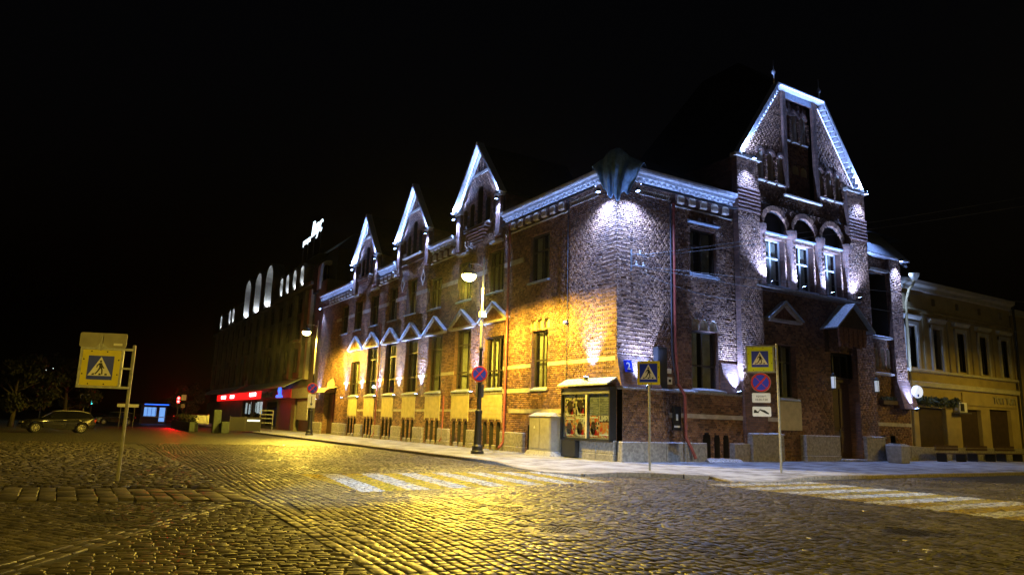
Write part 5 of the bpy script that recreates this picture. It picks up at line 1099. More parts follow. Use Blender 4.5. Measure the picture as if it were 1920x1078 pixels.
# ================================================================ yellow neighbour on the right
Y = thing('yellow_building', 'dim yellow stucco building to the right of the brick one', 'building', (28, 0, 0), world=True)
def sb(name, mat, u0, u1, z0, z1, d0, d1, parent=None, **k): return FB('R').fbox(u0, u1, z0, z1, d0, d1).build(name, mat, parent or Y, **k)
YW = [(21.75 + 2.72 * k, 22.65 + 2.72 * k, 5.3, 7.7) for k in range(5)]
YA = [(22.0 + 2.72 * k, 22.4 + 2.72 * k, 9.15, 9.6) for k in range(5)]
YS = [(22.4, 25.3, .75, 3.0), (26.95, 29.4, .75, 3.05), (30.5, 33.2, .75, 3.15)]
def pane_wall(u0, u1, z0, z1, holes, d0, d1, mat, parent):
    """wall face cut round rectangular openings, built as upright and lintel pieces of one mesh"""
    fb = FB('R'); us = sorted({u0, u1, *[h[0] for h in holes], *[h[1] for h in holes]}); zs = sorted({z0, z1, *[h[2] for h in holes], *[h[3] for h in holes]})
    for a, b in zip(us[:-1], us[1:]):
        for c, d in zip(zs[:-1], zs[1:]):
            um, zm = (a + b) / 2, (c + d) / 2
            if any(h[0] < um < h[1] and h[2] < zm < h[3] for h in holes): continue
            fb.add([fb.w(a, c, d1), fb.w(b, c, d1), fb.w(b, d, d1), fb.w(a, d, d1)], [(0, 1, 2, 3)])
    for a, b, c, d in holes:
        fb.add([fb.w(u, z, q) for u in (a, b) for z in (c, d) for q in (d0, d1)], [(0, 1, 3, 2), (4, 5, 7, 6), (2, 3, 7, 6), (0, 1, 5, 4)])
    me = fb; bmx = me.build('wall', mat, parent, recalc=False); return bmx
pane_wall(21.3, 34.3, -.1, 10.1, YW + YA + YS, -.35, -.05, 'stucco', Y)
sb('interior_wall', 'room', 21.4, 34.2, .0, 10, -1.2, -1.1)
MB().box(21.3, 34.3, 0.4, 12, 9.9, 10.1).build('attic_floor', 'room', Y)
FB('R').run([(-.06, 9.85), (.1, 9.9), (.14, 10.1), (.36, 10.2), (.4, 10.42), (-.06, 10.5)], 21.32, 34.3).build('cornice', 'stucco_trim', Y)
mb = MB(); mb.add([(21.3, -.4, 10.45), (34.4, -.4, 10.45), (34.4, 12, 10.45), (21.3, 12, 10.45), (21.3, 5.5, 12.6), (34.4, 5.5, 12.6)], [(0, 1, 5, 4), (2, 3, 4, 5), (1, 2, 5), (0, 4, 3)]); mb.build('roof', 'roof_metal', Y)
FB('R').run([(-.06, 8.55), (.08, 8.6), (.08, 8.72), (-.06, 8.8)], 21.32, 34.2).build('string_course', 'stucco', Y)
FB('R').run([(-.06, 4.98), (.2, 5.04), (.2, 5.16), (-.06, 5.22)], 21.32, 34.2).build('string_course', 'stucco_trim', Y)
FB('R').run([(-.06, 4.16), (.16, 4.2), (.22, 4.44), (-.06, 4.52)], 21.32, 34.2).build('string_course', 'stucco_trim', Y)
for k, (a, b, z0, z1) in enumerate(YW):
    w = glazing('R', a, b, z0, z1, -.28, (0, .5, 1), (0, .64, 1), Y, dwall=-.05, sill=False)
    for u0, u1, c, d in ((a - .26, a - .04, 5.22, 7.95), (b + .04, b + .26, 5.22, 7.95), (a - .26, b + .26, 7.74, 7.95)): sb('surround', 'stucco_trim', u0, u1, c, d, -.06, .06 if c < 6 else .075)
    FB('R').run([(-.06, 8.05), (.14, 8.12), (.24, 8.3), (-.06, 8.36)], a - .42, b + .42).build('window_hood', 'stucco_trim', Y)
    sb('pilaster', 'stucco', b + .82, b + 1.05, 5.22, 8.55, -.06, .03)
for a, b, z0, z1 in YA: sb('attic_window', 'dark_recess', a, b, z0, z1, -.3, -.28)
for i, (a, b, z0, z1) in enumerate(YS):
    s_ = sb('shop_shutter', 'shutter', a, b, z0, z1, -.32, -.28)
    for k in range(9): sb('slat', 'shutter', a + .03, b - .03, z0 + .04 + k * (z1 - z0) / 9, z0 + (k + .92) * (z1 - z0) / 9, -.285, -.262, s_)
for k in range(12): sb('boarding', 'stucco', 25.32, 26.93, .85 + .18 * k, 1.02 + .18 * k, -.06, -.03 + .006 * (k % 2))
sb('plinth', 'granite', 21.3, 34.3, -.1, .74, -.06, .08)
hp = thing('rain_hopper', 'white rain hopper and bent pipe at the roof edge of the yellow building', 'drainpipe', (21.7, -.5, 9.4), world=True)
MB().lathe([(.12, 0), (.26, .22), (.3, .38), (.26, .4)], (22.0, -.52, 10.3), 12).build('hopper', 'stucco_trim', hp); MB().tube([(22.0, -.52, 10.35), (21.8, -.5, 10.0), (21.52, -.42, 9.7), (21.45, -.3, 9.2), (21.45, -.22, 8.9), (21.45, -.12, .2)], .075, 10).build('pipe', 'stucco', hp, smooth=True)
ac = thing('air_conditioner', 'white air conditioner box above the shuttered shops', 'air conditioner', (26.5, -.3, 2.8), world=True)
sb('case', 'sign_white', 26.1, 26.95, 2.82, 3.4, 0.02, .38, ac, bevel=.02); sb('grille', 'black_metal', 26.16, 26.6, 2.88, 3.34, .38, .386, ac); sb('shelf', 'grey_metal', 25.9, 27.3, 2.76, 2.81, -.04, .45, ac)
ds_ = thing('round_sign', 'round white projecting sign at the edge of the yellow building', 'sign', (21.4, -.7, 3.8), world=True)
MB().prism([(21.25 + .35 * math.cos(k * math.pi / 12), -.62 - .12 * math.cos(k * math.pi / 12), 3.8 + .35 * math.sin(k * math.pi / 12)) for k in range(24)], [(21.28 + .35 * math.cos(k * math.pi / 12), -.55 - .12 * math.cos(k * math.pi / 12), 3.8 + .35 * math.sin(k * math.pi / 12)) for k in range(24)]).build('disc', 'lit_disc', ds_)
MB().box(21.18, 21.32, -.66, -.64, 3.52, 3.66).build('emblem', 'sign_blue', ds_); MB().tube([(21.4, -.55, 3.9), (21.4, 0, 3.9)], .02, 6).build('arm', 'black_metal', ds_)
ft = thing('fascia_letters', 'dark raised shop letters on the fascia at the far right', 'sign', (32.2, -.1, 3.4), world=True)
sb('fascia', 'stucco', 27.2, 34.1, 3.3, 4.05, -.06, .03, ft); [text_mesh('ТОП', .58, 'cabinet_paint', ft, (x_, -.07, 3.68), depth=.03, sx=1.1) for x_ in (31.5, 33.1)]
def leaves(name, boxes, n, size, mat, parent, seed):
    """many small leaf blades scattered through the given ellipsoids"""
    r = np.random.default_rng(seed); V = []; F = []
    for (cx, cy, cz, rx, ry, rz), m in boxes_weighted(boxes, n):
        p = r.normal(0, 1, (m, 3)); p /= np.linalg.norm(p, axis=1)[:, None]; p *= (r.random((m, 1)) ** .4) * np.array([rx, ry, rz]); p += np.array([cx, cy, cz])
        a = r.normal(0, 1, (m, 3)); a /= np.linalg.norm(a, axis=1)[:, None]; b = np.cross(a, r.normal(0, 1, (m, 3))); b /= np.linalg.norm(b, axis=1)[:, None] + 1e-9
        s = size * r.uniform(.6, 1.3, (m, 1)); q = np.stack([p - a * s, p + b * s * .45, p + a * s, p - b * s * .45], 1); k = len(V) * 1
        F.append(np.arange(m * 4).reshape(-1, 4) + sum(len(x) for x in V)); V.append(q.reshape(-1, 3))
    return fastmesh(name, np.concatenate(V), np.concatenate(F), mat, parent)
def boxes_weighted(b, n):
    w = np.array([x[3] * x[4] * x[5] for x in b]); w = w / w.sum(); return [(x, max(4, int(n * q))) for x, q in zip(b, w)]
gl = thing('leaf_garland', 'leafy garland over the first shuttered shop', 'plant', (24, -.2, 3.3), world=True)
leaves('foliage', [(22.1 + .45 * k, -.2, 3.35 + .08 * math.sin(k * 2.3), .35, .2, .26) for k in range(10)], 1500, .085, 'garland', gl, 3); MB().tube([(21.8, -.1, 3.35), (26.3, -.1, 3.35)], .03, 6).build('stem', 'bark', gl)
fg = thing('flower_box', 'small planter with greenery under the end-bay slots', 'plant', (19, -.5, 3.2), world=True); FB('R').fbox(18.3, 19.7, 3.0, 3.22, .1, .4).build('box', 'wood_dark', fg); leaves('foliage', [(18.5 + .25 * k, -.28, 3.3, .2, .14, .12) for k in range(5)], 400, .06, 'garland', fg, 5)
for k in range(3):
    t = thing('bench', f'dark wooden bench before the shuttered shops, {order_w[k]} from the brick building', 'bench', (23.4 + 3.3 * k, -1.1, 0), group='benches outside the shops')
    for j in range(3): MB().box(-1.2, 1.2, -.25 + .17 * j, -.1 + .17 * j, .42, .47).build('slat', 'wood_dark', t)
    for j in range(2): MB().box(-1.2, 1.2, .26, .3, .6 + .16 * j, .73 + .16 * j).build('back_slat', 'wood_dark', t)
    for x in (-1, 1): MB().box(x - .04, x + .04, -.22, .3, 0, .42).build('leg', 'black_metal', t)
Y2 = thing('stucco_building', 'plain dim stucco house at the far right edge beyond a downpipe', 'building', (44, 0, 0), world=True)
W2 = [(36.2 + 2.9 * k, 37.2 + 2.9 * k, 5.2, 7.6) for k in range(6)] + [(35.8 + 3.2 * k, 37.8 + 3.2 * k, .8, 3.0) for k in range(5)]
pane_wall(34.5, 54, -.1, 9.6, W2, -.4, -.1, 'stucco', Y2); sb('cornice', 'stucco_trim', 34.5, 54, 9.6, 9.95, -.3, .25, Y2); sb('interior_wall', 'room', 34.6, 54, 0, 9.5, -1.2, -1.1, Y2); MB().box(34.5, 54, .45, 12, 9.5, 9.7).build('roof', 'roof_metal', Y2)
for a, b, z0, z1 in W2: glazing('R', a, b, z0, z1, -.3, (0, .5, 1), (0, .6, 1), Y2, dwall=-.1, sill=False, curt=False)
MB().tube([(34.4, -.2, 10.2), (34.4, -.16, .3)], .08, 8).build('downpipe', 'black_metal', label='dark downpipe between the two stucco houses', cat='drainpipe')

# ================================================================ dark modern block beyond the brick building
D = thing('dark_block', 'tall dark block with lit arched niches behind the brick building', 'building', (8, 70, 0), world=True)
def lb(name, mat, u0, u1, z0, z1, d0, d1, parent=None, **k): return FB('L').fbox(u0, u1, z0, z1, d0, d1).build(name, mat, parent or D, **k)
MB().box(.3, 16, 43.0, 104, -.3, 14.4).build('wall', 'dark_facade', D); MB().box(1.2, 16, 43.2, 104, 14.4, 17.6).build('attic_wall', 'roof_metal', D)
MB().prism([(1.0, 43.2, 17.6), (1.0, 104, 17.6), (16, 104, 17.6), (16, 43.2, 17.6)], [(4, 47, 20.3), (4, 101, 20.3), (13, 101, 20.3), (13, 47, 20.3)]).build('roof', 'roof_metal', D)
lb('cornice', 'dark_pier', 47, 62, 14.4, 14.75, -.4, .15); lb('cornice', 'dark_pier', 62, 104, 14.1, 14.4, -.4, .1)
for k in range(15):
    u = 45.5 + 4 * k
    if k: lb('pier', 'dark_pier', u - .45, u + .45, 5.2, 14.1, -.32, .05)
    for z0, z1 in ((5.8, 8.4), (9.2, 11.4), (12.0, 13.6)):
        w = FB('L'); w.fbox(u + .8, u + 3.2, z0, z1, -.31, -.27); w = w.build('window', 'window_frame', D)
        for j in range(2): lb('pane', 'car_glass', u + .88 + 1.16 * j, u + 1.96 + 1.16 * j, z0 + .08, z1 - .08, -.275, -.262, w)
    if k % 3 == 1: lb('balcony_slab', 'dark_pier', u + .6, u + 3.4, 9.0, 9.15, -.3, .2)
lb('pale_corner', 'stucco_trim', 46.9, 47.6, 5.0, 13.9, -.32, .06)
lb('lit_room', 'lit_amber', 66.3, 66.6, 12.3, 13.4, -.262, -.258)
def niche(u, w, z0, h, power, deep=1.0, pw=.28):
    """arched dormer niche of pale plaster with small uplights; tall ones get a back coloured dim"""
    zs = z0 + h - w / 2; pts = archpts(u - w / 2, u + w / 2, z0, zs, 10); o_ = archpts(u - w / 2 - pw, u + w / 2 + pw, z0 - .1, zs, 10); n_ = len(pts)
    fb = FB('L'); fb.strip(pts, -deep, .0); k = fb.build('arched_niche', 'arch_plaster', D, recalc=False)
    FB('L').poly(pts, -deep - .04, -deep - .01).build('niche_back', 'dark_pier' if w > 2 else 'arch_plaster', k)  # tall niches: back coloured dark to imitate a dim interior
    fb = FB('L'); fb.add([fb.w(x, y, .02) for x, y in o_] + [fb.w(x, y, .02) for x, y in pts], [(j, j + 1, n_ + j + 1, n_ + j) for j in range(n_ - 1)]); fb.strip(o_, -deep, .02); fb.build('niche_surround', 'dark_pier', k, recalc=False)
    FB('L').fbox(u - w * .22, u + w * .22, z0 + .4, zs, -deep, -deep + .05).build('niche_window', 'car_glass', k)
    l = bpy.data.lights.new('niche_light', 'SPOT'); l.energy = power; l.color = (.85, .92, 1); l.spot_size = math.radians(95); l.spot_blend = .8; l.shadow_soft_size = .1
    for s_ in ((-1, 1) if w > 2 else (1,)):
        o = bpy.data.objects.new('niche_light', l); COL.objects.link(o); o.parent = k; q = FB('L').w(u + s_ * w * .42, z0 + .12, -.35); o.location = Vector(q) - CEN[k.name]; aim(o, (.15, .1 * s_, 1))
for u in (51.2, 54.2, 57.2, 59.9): niche(u, 1.35, 14.85, 2.2, 130)
# arched dormer looking back over the brick roof
dm = FB('R').fbox(.1, 1.95, 13.4, 16.2, -47.5, -45.7).build('dormer', 'roof_metal', D)
pts = archpts(.42, 1.52, 13.75, 15.75, 10); o_ = archpts(.1, 1.84, 13.6, 15.75, 10); n_ = len(pts); fb = FB('R')
fb.add([fb.w(x, y, -44.9) for x, y in o_] + [fb.w(x, y, -44.9) for x, y in pts], [(j, j + 1, n_ + j + 1, n_ + j) for j in range(n_ - 1)]); fb.strip(o_, -45.7, -44.9); fb.strip(pts, -45.7, -44.9); fb.build('dormer_arch', 'arch_plaster', dm, recalc=False)
FB('R').poly(archpts(.44, 1.5, 13.75, 15.75, 10), -45.69, -45.66).build('dormer_window', 'car_glass', dm)
FB('R').fbox(.95, 1.0, 13.8, 16.2, -45.66, -45.6).build('mullion', 'black_metal', dm); FB('R').fbox(.45, 1.5, 15.2, 15.26, -45.66, -45.6).build('mullion', 'black_metal', dm)
l = bpy.data.lights.new('niche_light', 'SPOT'); l.energy = 900; l.color = (.85, .92, 1); l.spot_size = math.radians(110); l.spot_blend = .8; l.shadow_soft_size = .1
o = bpy.data.objects.new('niche_light', l); COL.objects.link(o); o.parent = dm; o.location = Vector((.45, 44.45, 13.5)) - CEN[dm.name]; aim(o, (.12, .3, 1))
for u in (66.5, 72.6, 79.0): niche(u, 3.6, 14.42, 5.3, 190, 1.4)
for u in (88.4, 91.2, 98.4): niche(u, 1.5, 14.75, 2.2, 150)
rs = thing('rooftop_sign', 'white glowing script sign on the roof of the dark block', 'sign', (1.6, 49, 18.5), world=True)
text_mesh('Вкус', 2.2, 'sign_glow', rs, (.2, 47.9, 20.45), rz=-math.pi / 2, depth=.03, shear=.4, bold=-.012, sx=.75); text_mesh('ресторан', .85, 'sign_glow', rs, (.2, 51.3, 19.75), rz=-math.pi / 2, depth=.03, bold=-.004, sx=.7)
for u in (46.8, 49, 51.2, 53): MB().tube([(.35, u, 17.5), (.35, u, 20.2)], .04, 5).build('support', 'black_metal', rs)
MB().box(.3, 2, 46.3, 53.4, 17.45, 17.6).build('support_deck', 'black_metal', rs)
# shop fronts in its ground floor
rf = thing('red_fascia', 'glowing red shop fascia along the foot of the dark block', 'sign', (-.6, 70, 3.1), world=True)
lb('board', 'lit_red', 62.5, 91, 3.3, 4.15, .45, .6, rf); lb('board', 'sign_red', 49.3, 62.3, 3.22, 4.1, .45, .6, rf); lb('end_board', 'concrete', 43.2, 49.2, 3.15, 4.1, .3, .55, rf); lb('end_board', 'black_metal', 91.1, 97, 3.3, 4.2, .4, .58, rf)
for u0, u1, n_ in ((84.2, 87.6, 3), (78.3, 80.9, 3), (65.1, 68.6, 4)):
    for k in range(n_):
        a = u0 + (u1 - u0) * k / n_; w = (u1 - u0) / n_ * .8; z0 = 3.55 if u0 > 70 else 3.62
        lb('letter', 'lit_white', a, a + w * .3, z0, z0 + .42, .6, .64, rf); lb('letter', 'lit_white', a + w * .65, a + w, z0, z0 + .42, .6, .64, rf); lb('letter', 'lit_white', a + w * .3, a + w * .65, z0 + (.0 if k % 2 else .3), z0 + (.14 if k % 2 else .42), .6, .64, rf)
for k in range(7): lb('letter', 'sign_black', 57.0 + .72 * k, 57.4 + .72 * k, 3.45, 3.85 if k % 3 else 4.0, .6, .63, rf)
fb = FB('L'); fb.poly([(52.4, 3.3), (55.0, 3.3), (55.0, 3.55), (53.9, 3.6), (54.4, 4.0), (54.2, 4.35), (53.6, 4.45), (53.1, 4.2), (53.2, 3.7)], .6, .68); fb.build('blue_emblem', 'lit_blue', rf)
for a, b in ((49, 73), (76, 92), (93, 103)): FB('L').run([(-.3, 5.2), (1.5, 4.25), (1.5, 4.2), (-.3, 5.1)], a, b).build('awning', 'sheet_metal', D)
sw = thing('shop_window', 'bright shop window under the red fascia', 'shop window', (-.3, 69, .3), world=True)
lb('interior', 'room', 63.5, 75, .2, 3.2, -.25, -.2, sw); lb('glass', 'glass', 63.5, 75, .3, 3.2, .0, .012, sw)
for k in range(6): lb('shelf_light', 'lit_window', 64.3 + 1.7 * k + random.random() * .4, 65.2 + 1.7 * k + random.random(), 1.3 + .5 * random.random(), 2.2 + .9 * random.random(), -.2, -.18, sw)
for u in (63.5, 68.4, 69.6, 75): lb('mullion', 'black_metal', u - .1, u + .1, .2, 3.2, -.2, .06, sw)
lb('shop_wall', 'dark_facade', 49.3, 63.4, .0, 3.1, -.3, .1); lb('shop_wall', 'dark_facade', 75.2, 103, -.2, 3.2, -.3, .1)
lb('poster_panel', 'concrete', 44.2, 47.8, 1.1, 3.0, .2, .3)
lb('shop_door', 'black_metal', 50.5, 55, .1, 2.9, .1, .14); lb('shop_door', 'car_glass', 56.5, 61, .3, 2.9, .1, .13)
# terrace in front
bf = thing('banner_fence', 'dark banner fence around the cafe terrace', 'fence', (-6.1, 42, 0), world=True)
def seg(name, mat, a, b, z0, z1, th, parent):
    A, B2 = Vector((*a, 0)), Vector((*b, 0)); nn = Vector((-(B2 - A).y, (B2 - A).x, 0)).normalized() * th / 2
    return MB().prism([A + nn + Vector((0, 0, z0)), B2 + nn + Vector((0, 0, z0)), B2 - nn + Vector((0, 0, z0)), A - nn + Vector((0, 0, z0))], [A + nn + Vector((0, 0, z1)), B2 + nn + Vector((0, 0, z1)), B2 - nn + Vector((0, 0, z1)), A - nn + Vector((0, 0, z1))]).build(name, mat, parent)
seg('banner', 'rubber', (-7.5, 41.4), (-4.8, 42.4), .05, 1.15, .05, bf); seg('rail', 'black_metal', (-7.5, 41.4), (-4.8, 42.4), 1.15, 1.22, .07, bf); seg('lit_print', 'lit_window', (-6.0, 41.9), (-4.9, 42.3), .88, 1.02, .06, bf)
for x, y in ((-7.5, 41.4), (-6.15, 41.9), (-4.8, 42.4)): MB().box(x - .04, x + .04, y - .04, y + .04, 0, 1.3).build('post', 'black_metal', bf)
for x, y, z, lb_ in ((-8.15, 39.9, .82, 'short white concrete bollard at the terrace corner'), (-8.7, 40.6, 1.75, 'tall grey concrete post beside the terrace railing')):
    MB().box(x - .3, x + .3, y - .3, y + .3, -.13, z).build('concrete_post', 'terrace_concrete', bevel=.04, label=lb_, cat='post')
rl = thing('terrace_railing', 'white terrace railing with a red top', 'railing', (-9.3, 44, 0), world=True)
seg('top_rail', 'sign_red', (-9.1, 42.2), (-9.9, 46.0), 1.3, 1.38, .06, rl); seg('bottom_rail', 'galvanised', (-9.1, 42.2), (-9.9, 46.0), .55, .6, .05, rl)  # top rail is plain red
for k in range(14): x, y = -9.1 - .8 * k / 13, 42.2 + 3.8 * k / 13; MB().box(x - .025, x + .025, y - .025, y + .025, .5, 1.32).build('baluster', 'sign_white', rl)
for k in range(6):
    y = 44.8 + 2.9 * k; t = thing('planter', f'grey concrete planter box along the terrace, {order_w[k]} from the near end', 'planter', (-10.0 + .1 * k, y, -.13), group='planters along the terrace')
    MB().box(-.35, .35, -1.3, 1.3, 0, .8).build('box', 'terrace_concrete', t, bevel=.03); leaves('foliage', [(0, -.9 + .6 * j, 1.05, .4, .4, .4) for j in range(4)], 260, .12, 'leaf', t, 20 + k)
cb = thing('crowd_barrier', 'grey metal barrier leaning by the shop doors', 'barrier', (-4.0, 44.6, 0), world=True)
for z in (.75, 1.15, 1.5, 1.85): MB().tube([(-4.3, 45, z), (-3.3, 44.4, z)], .035, 6).build('rail', 'galvanised', cb)
for x, y in ((-4.3, 45), (-3.3, 44.4)): MB().tube([(x, y, 0), (x, y, 1.85)], .035, 6).build('leg', 'galvanised', cb)

# ================================================================ far street: signals, kiosk, car, trees
def traffic_light(label, loc, rz, zc, lens, which, power, color):
    t = thing('traffic_light', label, 'traffic light', loc, rz)
    MB().lathe([(.07, 0), (.06, zc + .6)], (0, .18, 0), 10).build('pole', 'black_metal', t); h = MB().box(-.19, .19, -.1, .12, zc - .55, zc + .55).build('housing', 'black_metal', t, bevel=.03)
    for k, z in enumerate((zc + .36, zc, zc - .36)):
        disc(.13, -.13, -.105, z, 16).build('lens', lens if k in which else 'rubber', h)
        vz = MB(); m = 9; A = [(.15 * math.cos(q), .15 * math.sin(q)) for q in [math.pi * j / (m - 1) for j in range(m)]]; vz.add([(x, -.11, z + y) for x, y in A] + [(x, -.27, z + y) for x, y in A], [(j, j + 1, m + j + 1, m + j) for j in range(m - 1)]); vz.build('visor', 'black_metal', h, recalc=False)
    if power:
        l = bpy.data.lights.new('signal_light', 'SPOT'); l.energy = power; l.color = color; l.shadow_soft_size = .12; l.spot_size = math.radians(130); o = bpy.data.objects.new('signal_light', l); COL.objects.link(o); o.parent = t; o.location = (0, -.35, zc + .3); aim(o, (0, -1, -.25))
    return t
rt = traffic_light('traffic light showing red at the end of the street', (-9.2, 62.3, -.13), math.radians(-8), 2.75, 'lamp_red', (0, 1), 1300, (1, .01, .01))
plate(rrect(.25, .75, 2.9, 3.5), -.02, 0).build('side_plate', 'sign_white', rt); plate(rrect(.3, .7, 2.1, 2.5), -.02, 0).build('side_plate', 'cabinet_paint', rt)
traffic_light('traffic light showing teal green behind the parked car', (-17.2, 66.9, -.13), math.radians(-4), 2.7, 'lamp_teal', (1, 2), 0, None)
t = thing('square_sign', 'small pedestrian crossing sign by the green traffic light', 'traffic sign', (-17.9, 64.9, -.13), math.radians(-4)); MB().lathe([(.04, 0), (.04, 3.2)], n=8).build('post', 'grey_metal', t); f_ = plate(rrect(-.42, .42, 2.35, 3.2), -.06, -.045).build('panel', 'sign_white', t); pictogram(f_, 0, 2.77, .72, -.066)
t = thing('street_plate', 'long white street plate far down the road', 'sign', (-14.3, 56.8, -.13), math.radians(-5)); plate(rrect(-.95, .95, 1.95, 2.25), -.02, 0).build('plate', 'sign_white', t); [MB().tube([(x, .03, 0), (x, .03, 2.2)], .03, 6).build('post', 'grey_metal', t) for x in (-.6, .6)]
ks = thing('kiosk', 'small kiosk glowing blue at the end of the street', 'kiosk', (-9.2, 87.2, -.13), math.radians(-6))
MB().box(-1.6, 1.6, 0, 2.4, 0, 2.5).build('body', 'dark_facade', ks); MB().box(-1.9, 1.9, -.6, 2.6, 2.5, 2.68).build('roof', 'black_metal', ks); MB().box(-1.2, 1.8, -.64, -.61, 2.52, 2.64).build('light_band', 'lit_blue', ks); MB().box(-1.2, .3, -.03, 0, 1.0, 2.2).build('counter_window', 'lit_kiosk', ks); MB().box(.7, 1.4, -.03, 0, .3, 2.2).build('door', 'lit_kiosk', ks)
MB().box(-1.4, 1.5, -.4, 0, .85, .95).build('counter', 'sign_white', ks); [MB().box(-1.3 + .5 * k, -1.25 + .5 * k, -.06, -.03, 1, 2.2).build('mullion', 'black_metal', ks) for k in range(4)]
for k, (x, y, z, lb_) in enumerate(((-22.3, 86.9, 6.7, 'far white street light above the dark trees'), )):
    t = thing('park_light', lb_, 'street lamp', (x, y, -.13)); MB().lathe([(.09, 0), (.05, z)], n=8).build('pole', 'grey_metal', t); MB().tube([(0, 0, z), (.5, -.3, z + .1)], .04, 6).build('arm', 'grey_metal', t); MB().box(.3, .85, -.45, -.2, z + .03, z + .12).build('head', 'grey_metal', t); MB().box(.33, .82, -.43, -.22, z, z + .03).build('lens', 'lit_white', t)
    l = bpy.data.lights.new('lamp_light', 'POINT'); l.energy = 150; l.color = (.8, 1, .8); l.shadow_soft_size = .2; o = bpy.data.objects.new('lamp_light', l); COL.objects.link(o); o.parent = t; o.location = (.6, -.35, z - .1)
def car(label, loc, rz, body='car_paint', roof='car_roof', lit=False):
    """hatchback, nose along local -X"""
    t = thing('parked_car', label, 'car', loc, rz); R_ = .33; wb = 1.3
    def arch_(cx): return [(cx - .40 * math.cos(a), .33 + .40 * math.sin(a)) for a in [math.pi * k / 8 for k in range(9)]]
    low = [(-2.08, .3), (-wb - .42, .22)] + arch_(-wb) + [(wb - .42, .2)] + arch_(wb) + [(2.02, .32), (2.1, .6), (2.06, .92), (1.95, 1.0), (-.75, .95), (-1.5, .86), (-1.98, .74), (-2.12, .55)]
    mb = MB(); n = len(low); A = [(x, -.86 + .06 * (abs(x) > 1.9), z) for x, z in low]; mb.prism(A, [(x, -y, z) for x, y, z in A]); b = mb.build('body', body, t, bevel=.02)
    sec = [(-1.0, .93), (-.35, 1.38), (.1, 1.46), (1.2, 1.45), (1.75, 1.3), (2.02, .97)]; m = len(sec); mb = MB()
    mb.prism([(x, -.80 + (z - .93) * .32, z) for x, z in sec], [(x, .80 - (z - .93) * .32, z) for x, z in sec]); c = mb.build('cabin', body, t, bevel=.03)
    mb = MB(); mb.prism([(-.3, -.66, 1.415), (.12, -.655, 1.475), (1.2, -.655, 1.465), (1.72, -.68, 1.33), (1.72, -.68, 1.30), (1.2, -.66, 1.43), (.12, -.66, 1.44), (-.3, -.67, 1.39)], [(x, -y, z) for x, y, z in [(-.3, -.66, 1.415), (.12, -.655, 1.475), (1.2, -.655, 1.465), (1.72, -.68, 1.33), (1.72, -.68, 1.30), (1.2, -.66, 1.43), (.12, -.66, 1.44), (-.3, -.67, 1.39)]]); mb.build('roof', roof, t)
    for s in (-1, 1):
        for nme, pts in (('side_window', [(-.72, .99), (.3, 1.0), (.3, 1.37), (.08, 1.39), (-.28, 1.3)]), ('side_window', [(.42, 1.0), (1.3, 1.0), (1.25, 1.36), (.42, 1.38)]), ('side_window', [(1.4, 1.0), (1.75, 1.02), (1.55, 1.25), (1.38, 1.33)])):
            mb = MB(); mb.prism([(x, s * (.812 - (z - .93) * .32), z) for x, z in pts], [(x, s * (.78 - (z - .93) * .32), z) for x, z in pts]); mb.build(nme, 'car_glass', c)
        for x in (.18, 1.1): MB().box(x, x + .18, s * .86 - .02, s * .86 + .02, .82, .85).build('door_handle', 'alloy', b)
        for x in (-.62, .36, 1.3): MB().box(x - .006, x + .006, s * .858 - .006, s * .858 + .006, .3, .94).build('door_gap', 'rubber', b)
        MB().box(-.62, -.46, s * .95 - .08, s * .95 + .08, .98, 1.1).build('mirror', body, t, bevel=.03)
        MB().box(-2.1, -1.75, s * .66 - .14, s * .66 + .14, .62, .74).build('headlight', 'alloy', t, bevel=.03); MB().box(1.98, 2.12, s * .68 - .13, s * .68 + .13, .74, .92).build('tail_light', 'sign_red', t, bevel=.02)
        for wx in (-wb, wb):
            w = MB(); k_ = 20; P1 = [(wx + r * math.cos(2 * math.pi * k / k_), y, .33 + r * math.sin(2 * math.pi * k / k_)) for r, y in ((.2, s * .86), (.31, s * .87), (.33, s * .84), (.33, s * .66), (.2, s * .66)) for k in range(k_)]
            w.add(P1, [(i * k_ + k, i * k_ + (k + 1) % k_, (i + 1) * k_ + (k + 1) % k_, (i + 1) * k_ + k) for i in range(4) for k in range(k_)]); w = w.build('wheel', 'rubber', t, smooth=True, autosmooth=40)
            mb = MB(); mb.tube([(wx, s * .80, .33), (wx, s * .865, .33)], .06, 10)
            for q in range(10):
                a = 2 * math.pi * q / 10; a2 = a + .16; mb.prism([(wx + r * math.cos(a_), s * .85, .33 + r * math.sin(a_)) for r, a_ in ((.05, a), (.22, a + .02), (.22, a2 + .04), (.05, a2 + .1))], [(wx + r * math.cos(a_), s * .82, .33 + r * math.sin(a_)) for r, a_ in ((.05, a), (.22, a + .02), (.22, a2 + .04), (.05, a2 + .1))])
            rim = [(wx + r * math.cos(2 * math.pi * k / 20), s * y, .33 + r * math.sin(2 * math.pi * k / 20)) for r, y in ((.205, .862), (.23, .862)) for k in range(20)]; mb.add(rim, [(k, (k + 1) % 20, 20 + (k + 1) % 20, 20 + k) for k in range(20)]); mb.build('rim', 'alloy', w)
    for s, nme in ((-1, 'windscreen'), ): 
        mb = MB(); mb.prism([(-.98, -.7, .98), (-.98, .7, .98), (-.4, .58, 1.36), (-.4, -.58, 1.36)], [(-1.0, -.7, 1.0), (-1.0, .7, 1.0), (-.42, .58, 1.385), (-.42, -.58, 1.385)]); mb.build(nme, 'car_glass', c)
    MB().box(-2.125, -2.09, -.28, .28, .4, .5).build('number_plate', 'sign_white', t); return t
car('dark parked hatchback with a pale roof at the left', (-19.75, 34.1, -.128), math.radians(9))
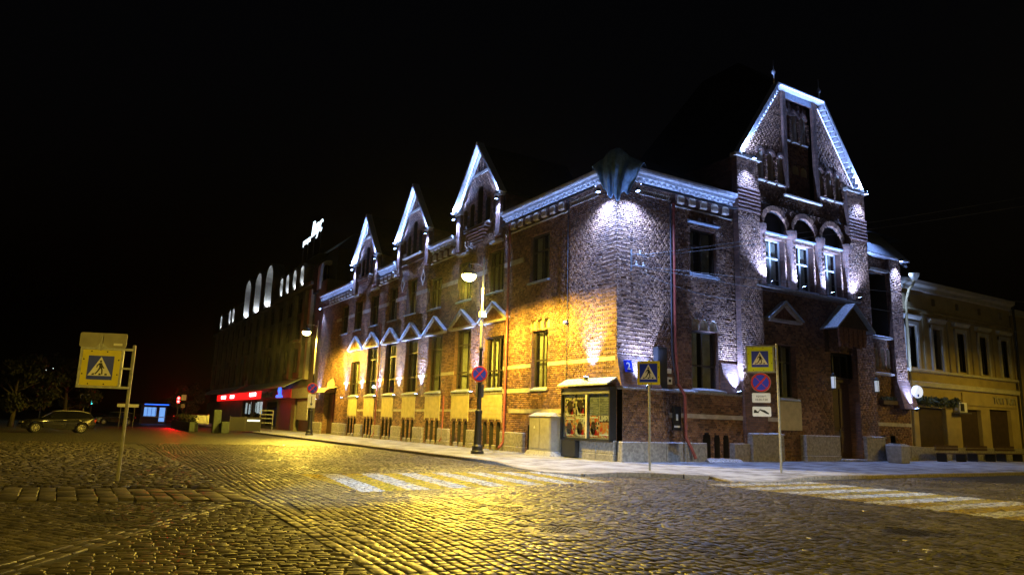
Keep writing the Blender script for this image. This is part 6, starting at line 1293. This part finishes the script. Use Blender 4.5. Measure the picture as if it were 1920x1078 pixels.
t = car('pale-roofed car parked far down the road', (-14.6, 72.6, -.128), math.radians(15))
def tree(label, x, y, h, seed, spread):
    r = random.Random(seed); t = thing('tree', label, 'tree', (x, y, -.13)); mb = MB(); mb.tube([(0, 0, 0), (.1, .05, h * .25), (0, .1, h * .5), (.15, 0, h * .8)], .22, 8, .05)
    blobs = []
    for k in range(16):
        a = r.random() * 6.28; z = h * r.uniform(.32, .95); q = spread * r.uniform(.25, .95) * (1.1 - abs(z / h - .55)); p = (q * math.cos(a), q * math.sin(a), z)
        if k < 8: mb.tube([(0, .05, max(h * .25, z - h * .2)), (p[0] * .5, p[1] * .5, z - h * .07), p], .07, 6, .02)
        s = spread * r.uniform(.22, .42); blobs.append((*p, s, s, s * .75))
    mb.build('trunk', 'bark', t, smooth=True); leaves('crown', blobs, 5200, .17, 'leaf', t, seed)
tree('leafy dark tree behind the parked hatchback', -23.2, 50, 6.2, 1, 3.0); tree('leafy dark tree right of the far white light', -19.6, 57, 6.6, 2, 2.8); tree('dark tree at the left edge of the picture', -27.5, 47, 6.5, 3, 3.2); tree('small dark tree by the cafe terrace', -7.2, 72, 5.6, 4, 1.8)
k_ = thing('traffic_island_kerb', 'low pale kerb end by the parked car at the left edge', 'kerb', (-23.6, 30.2, -.13), math.radians(12)); [MB().box(-1.6 + .8 * j, -.82 + .8 * j, -.15, .15, 0, .2).build('kerb_stone', 'kerb_granite', k_, bevel=.03) for j in range(3)]

# ================================================================ thin volume added to imitate the lens glow round the lamps
hz = MB().box(-70, 90, -60, 170, -1.4, 26).build('glow_haze', 'room', kind='stuff')
m = bpy.data.materials.new('glow_haze_air'); m.use_nodes = True; N = m.node_tree.nodes; N.remove(N['Principled BSDF']); v = N.new('ShaderNodeVolumePrincipled')
v.inputs['Color'].default_value = (.92, .95, 1, 1); v.inputs['Density'].default_value = 0.0001; v.inputs['Anisotropy'].default_value = .88
m.node_tree.links.new(v.outputs[0], N['Material Output'].inputs['Volume']); hz.data.materials.clear(); hz.data.materials.append(m)
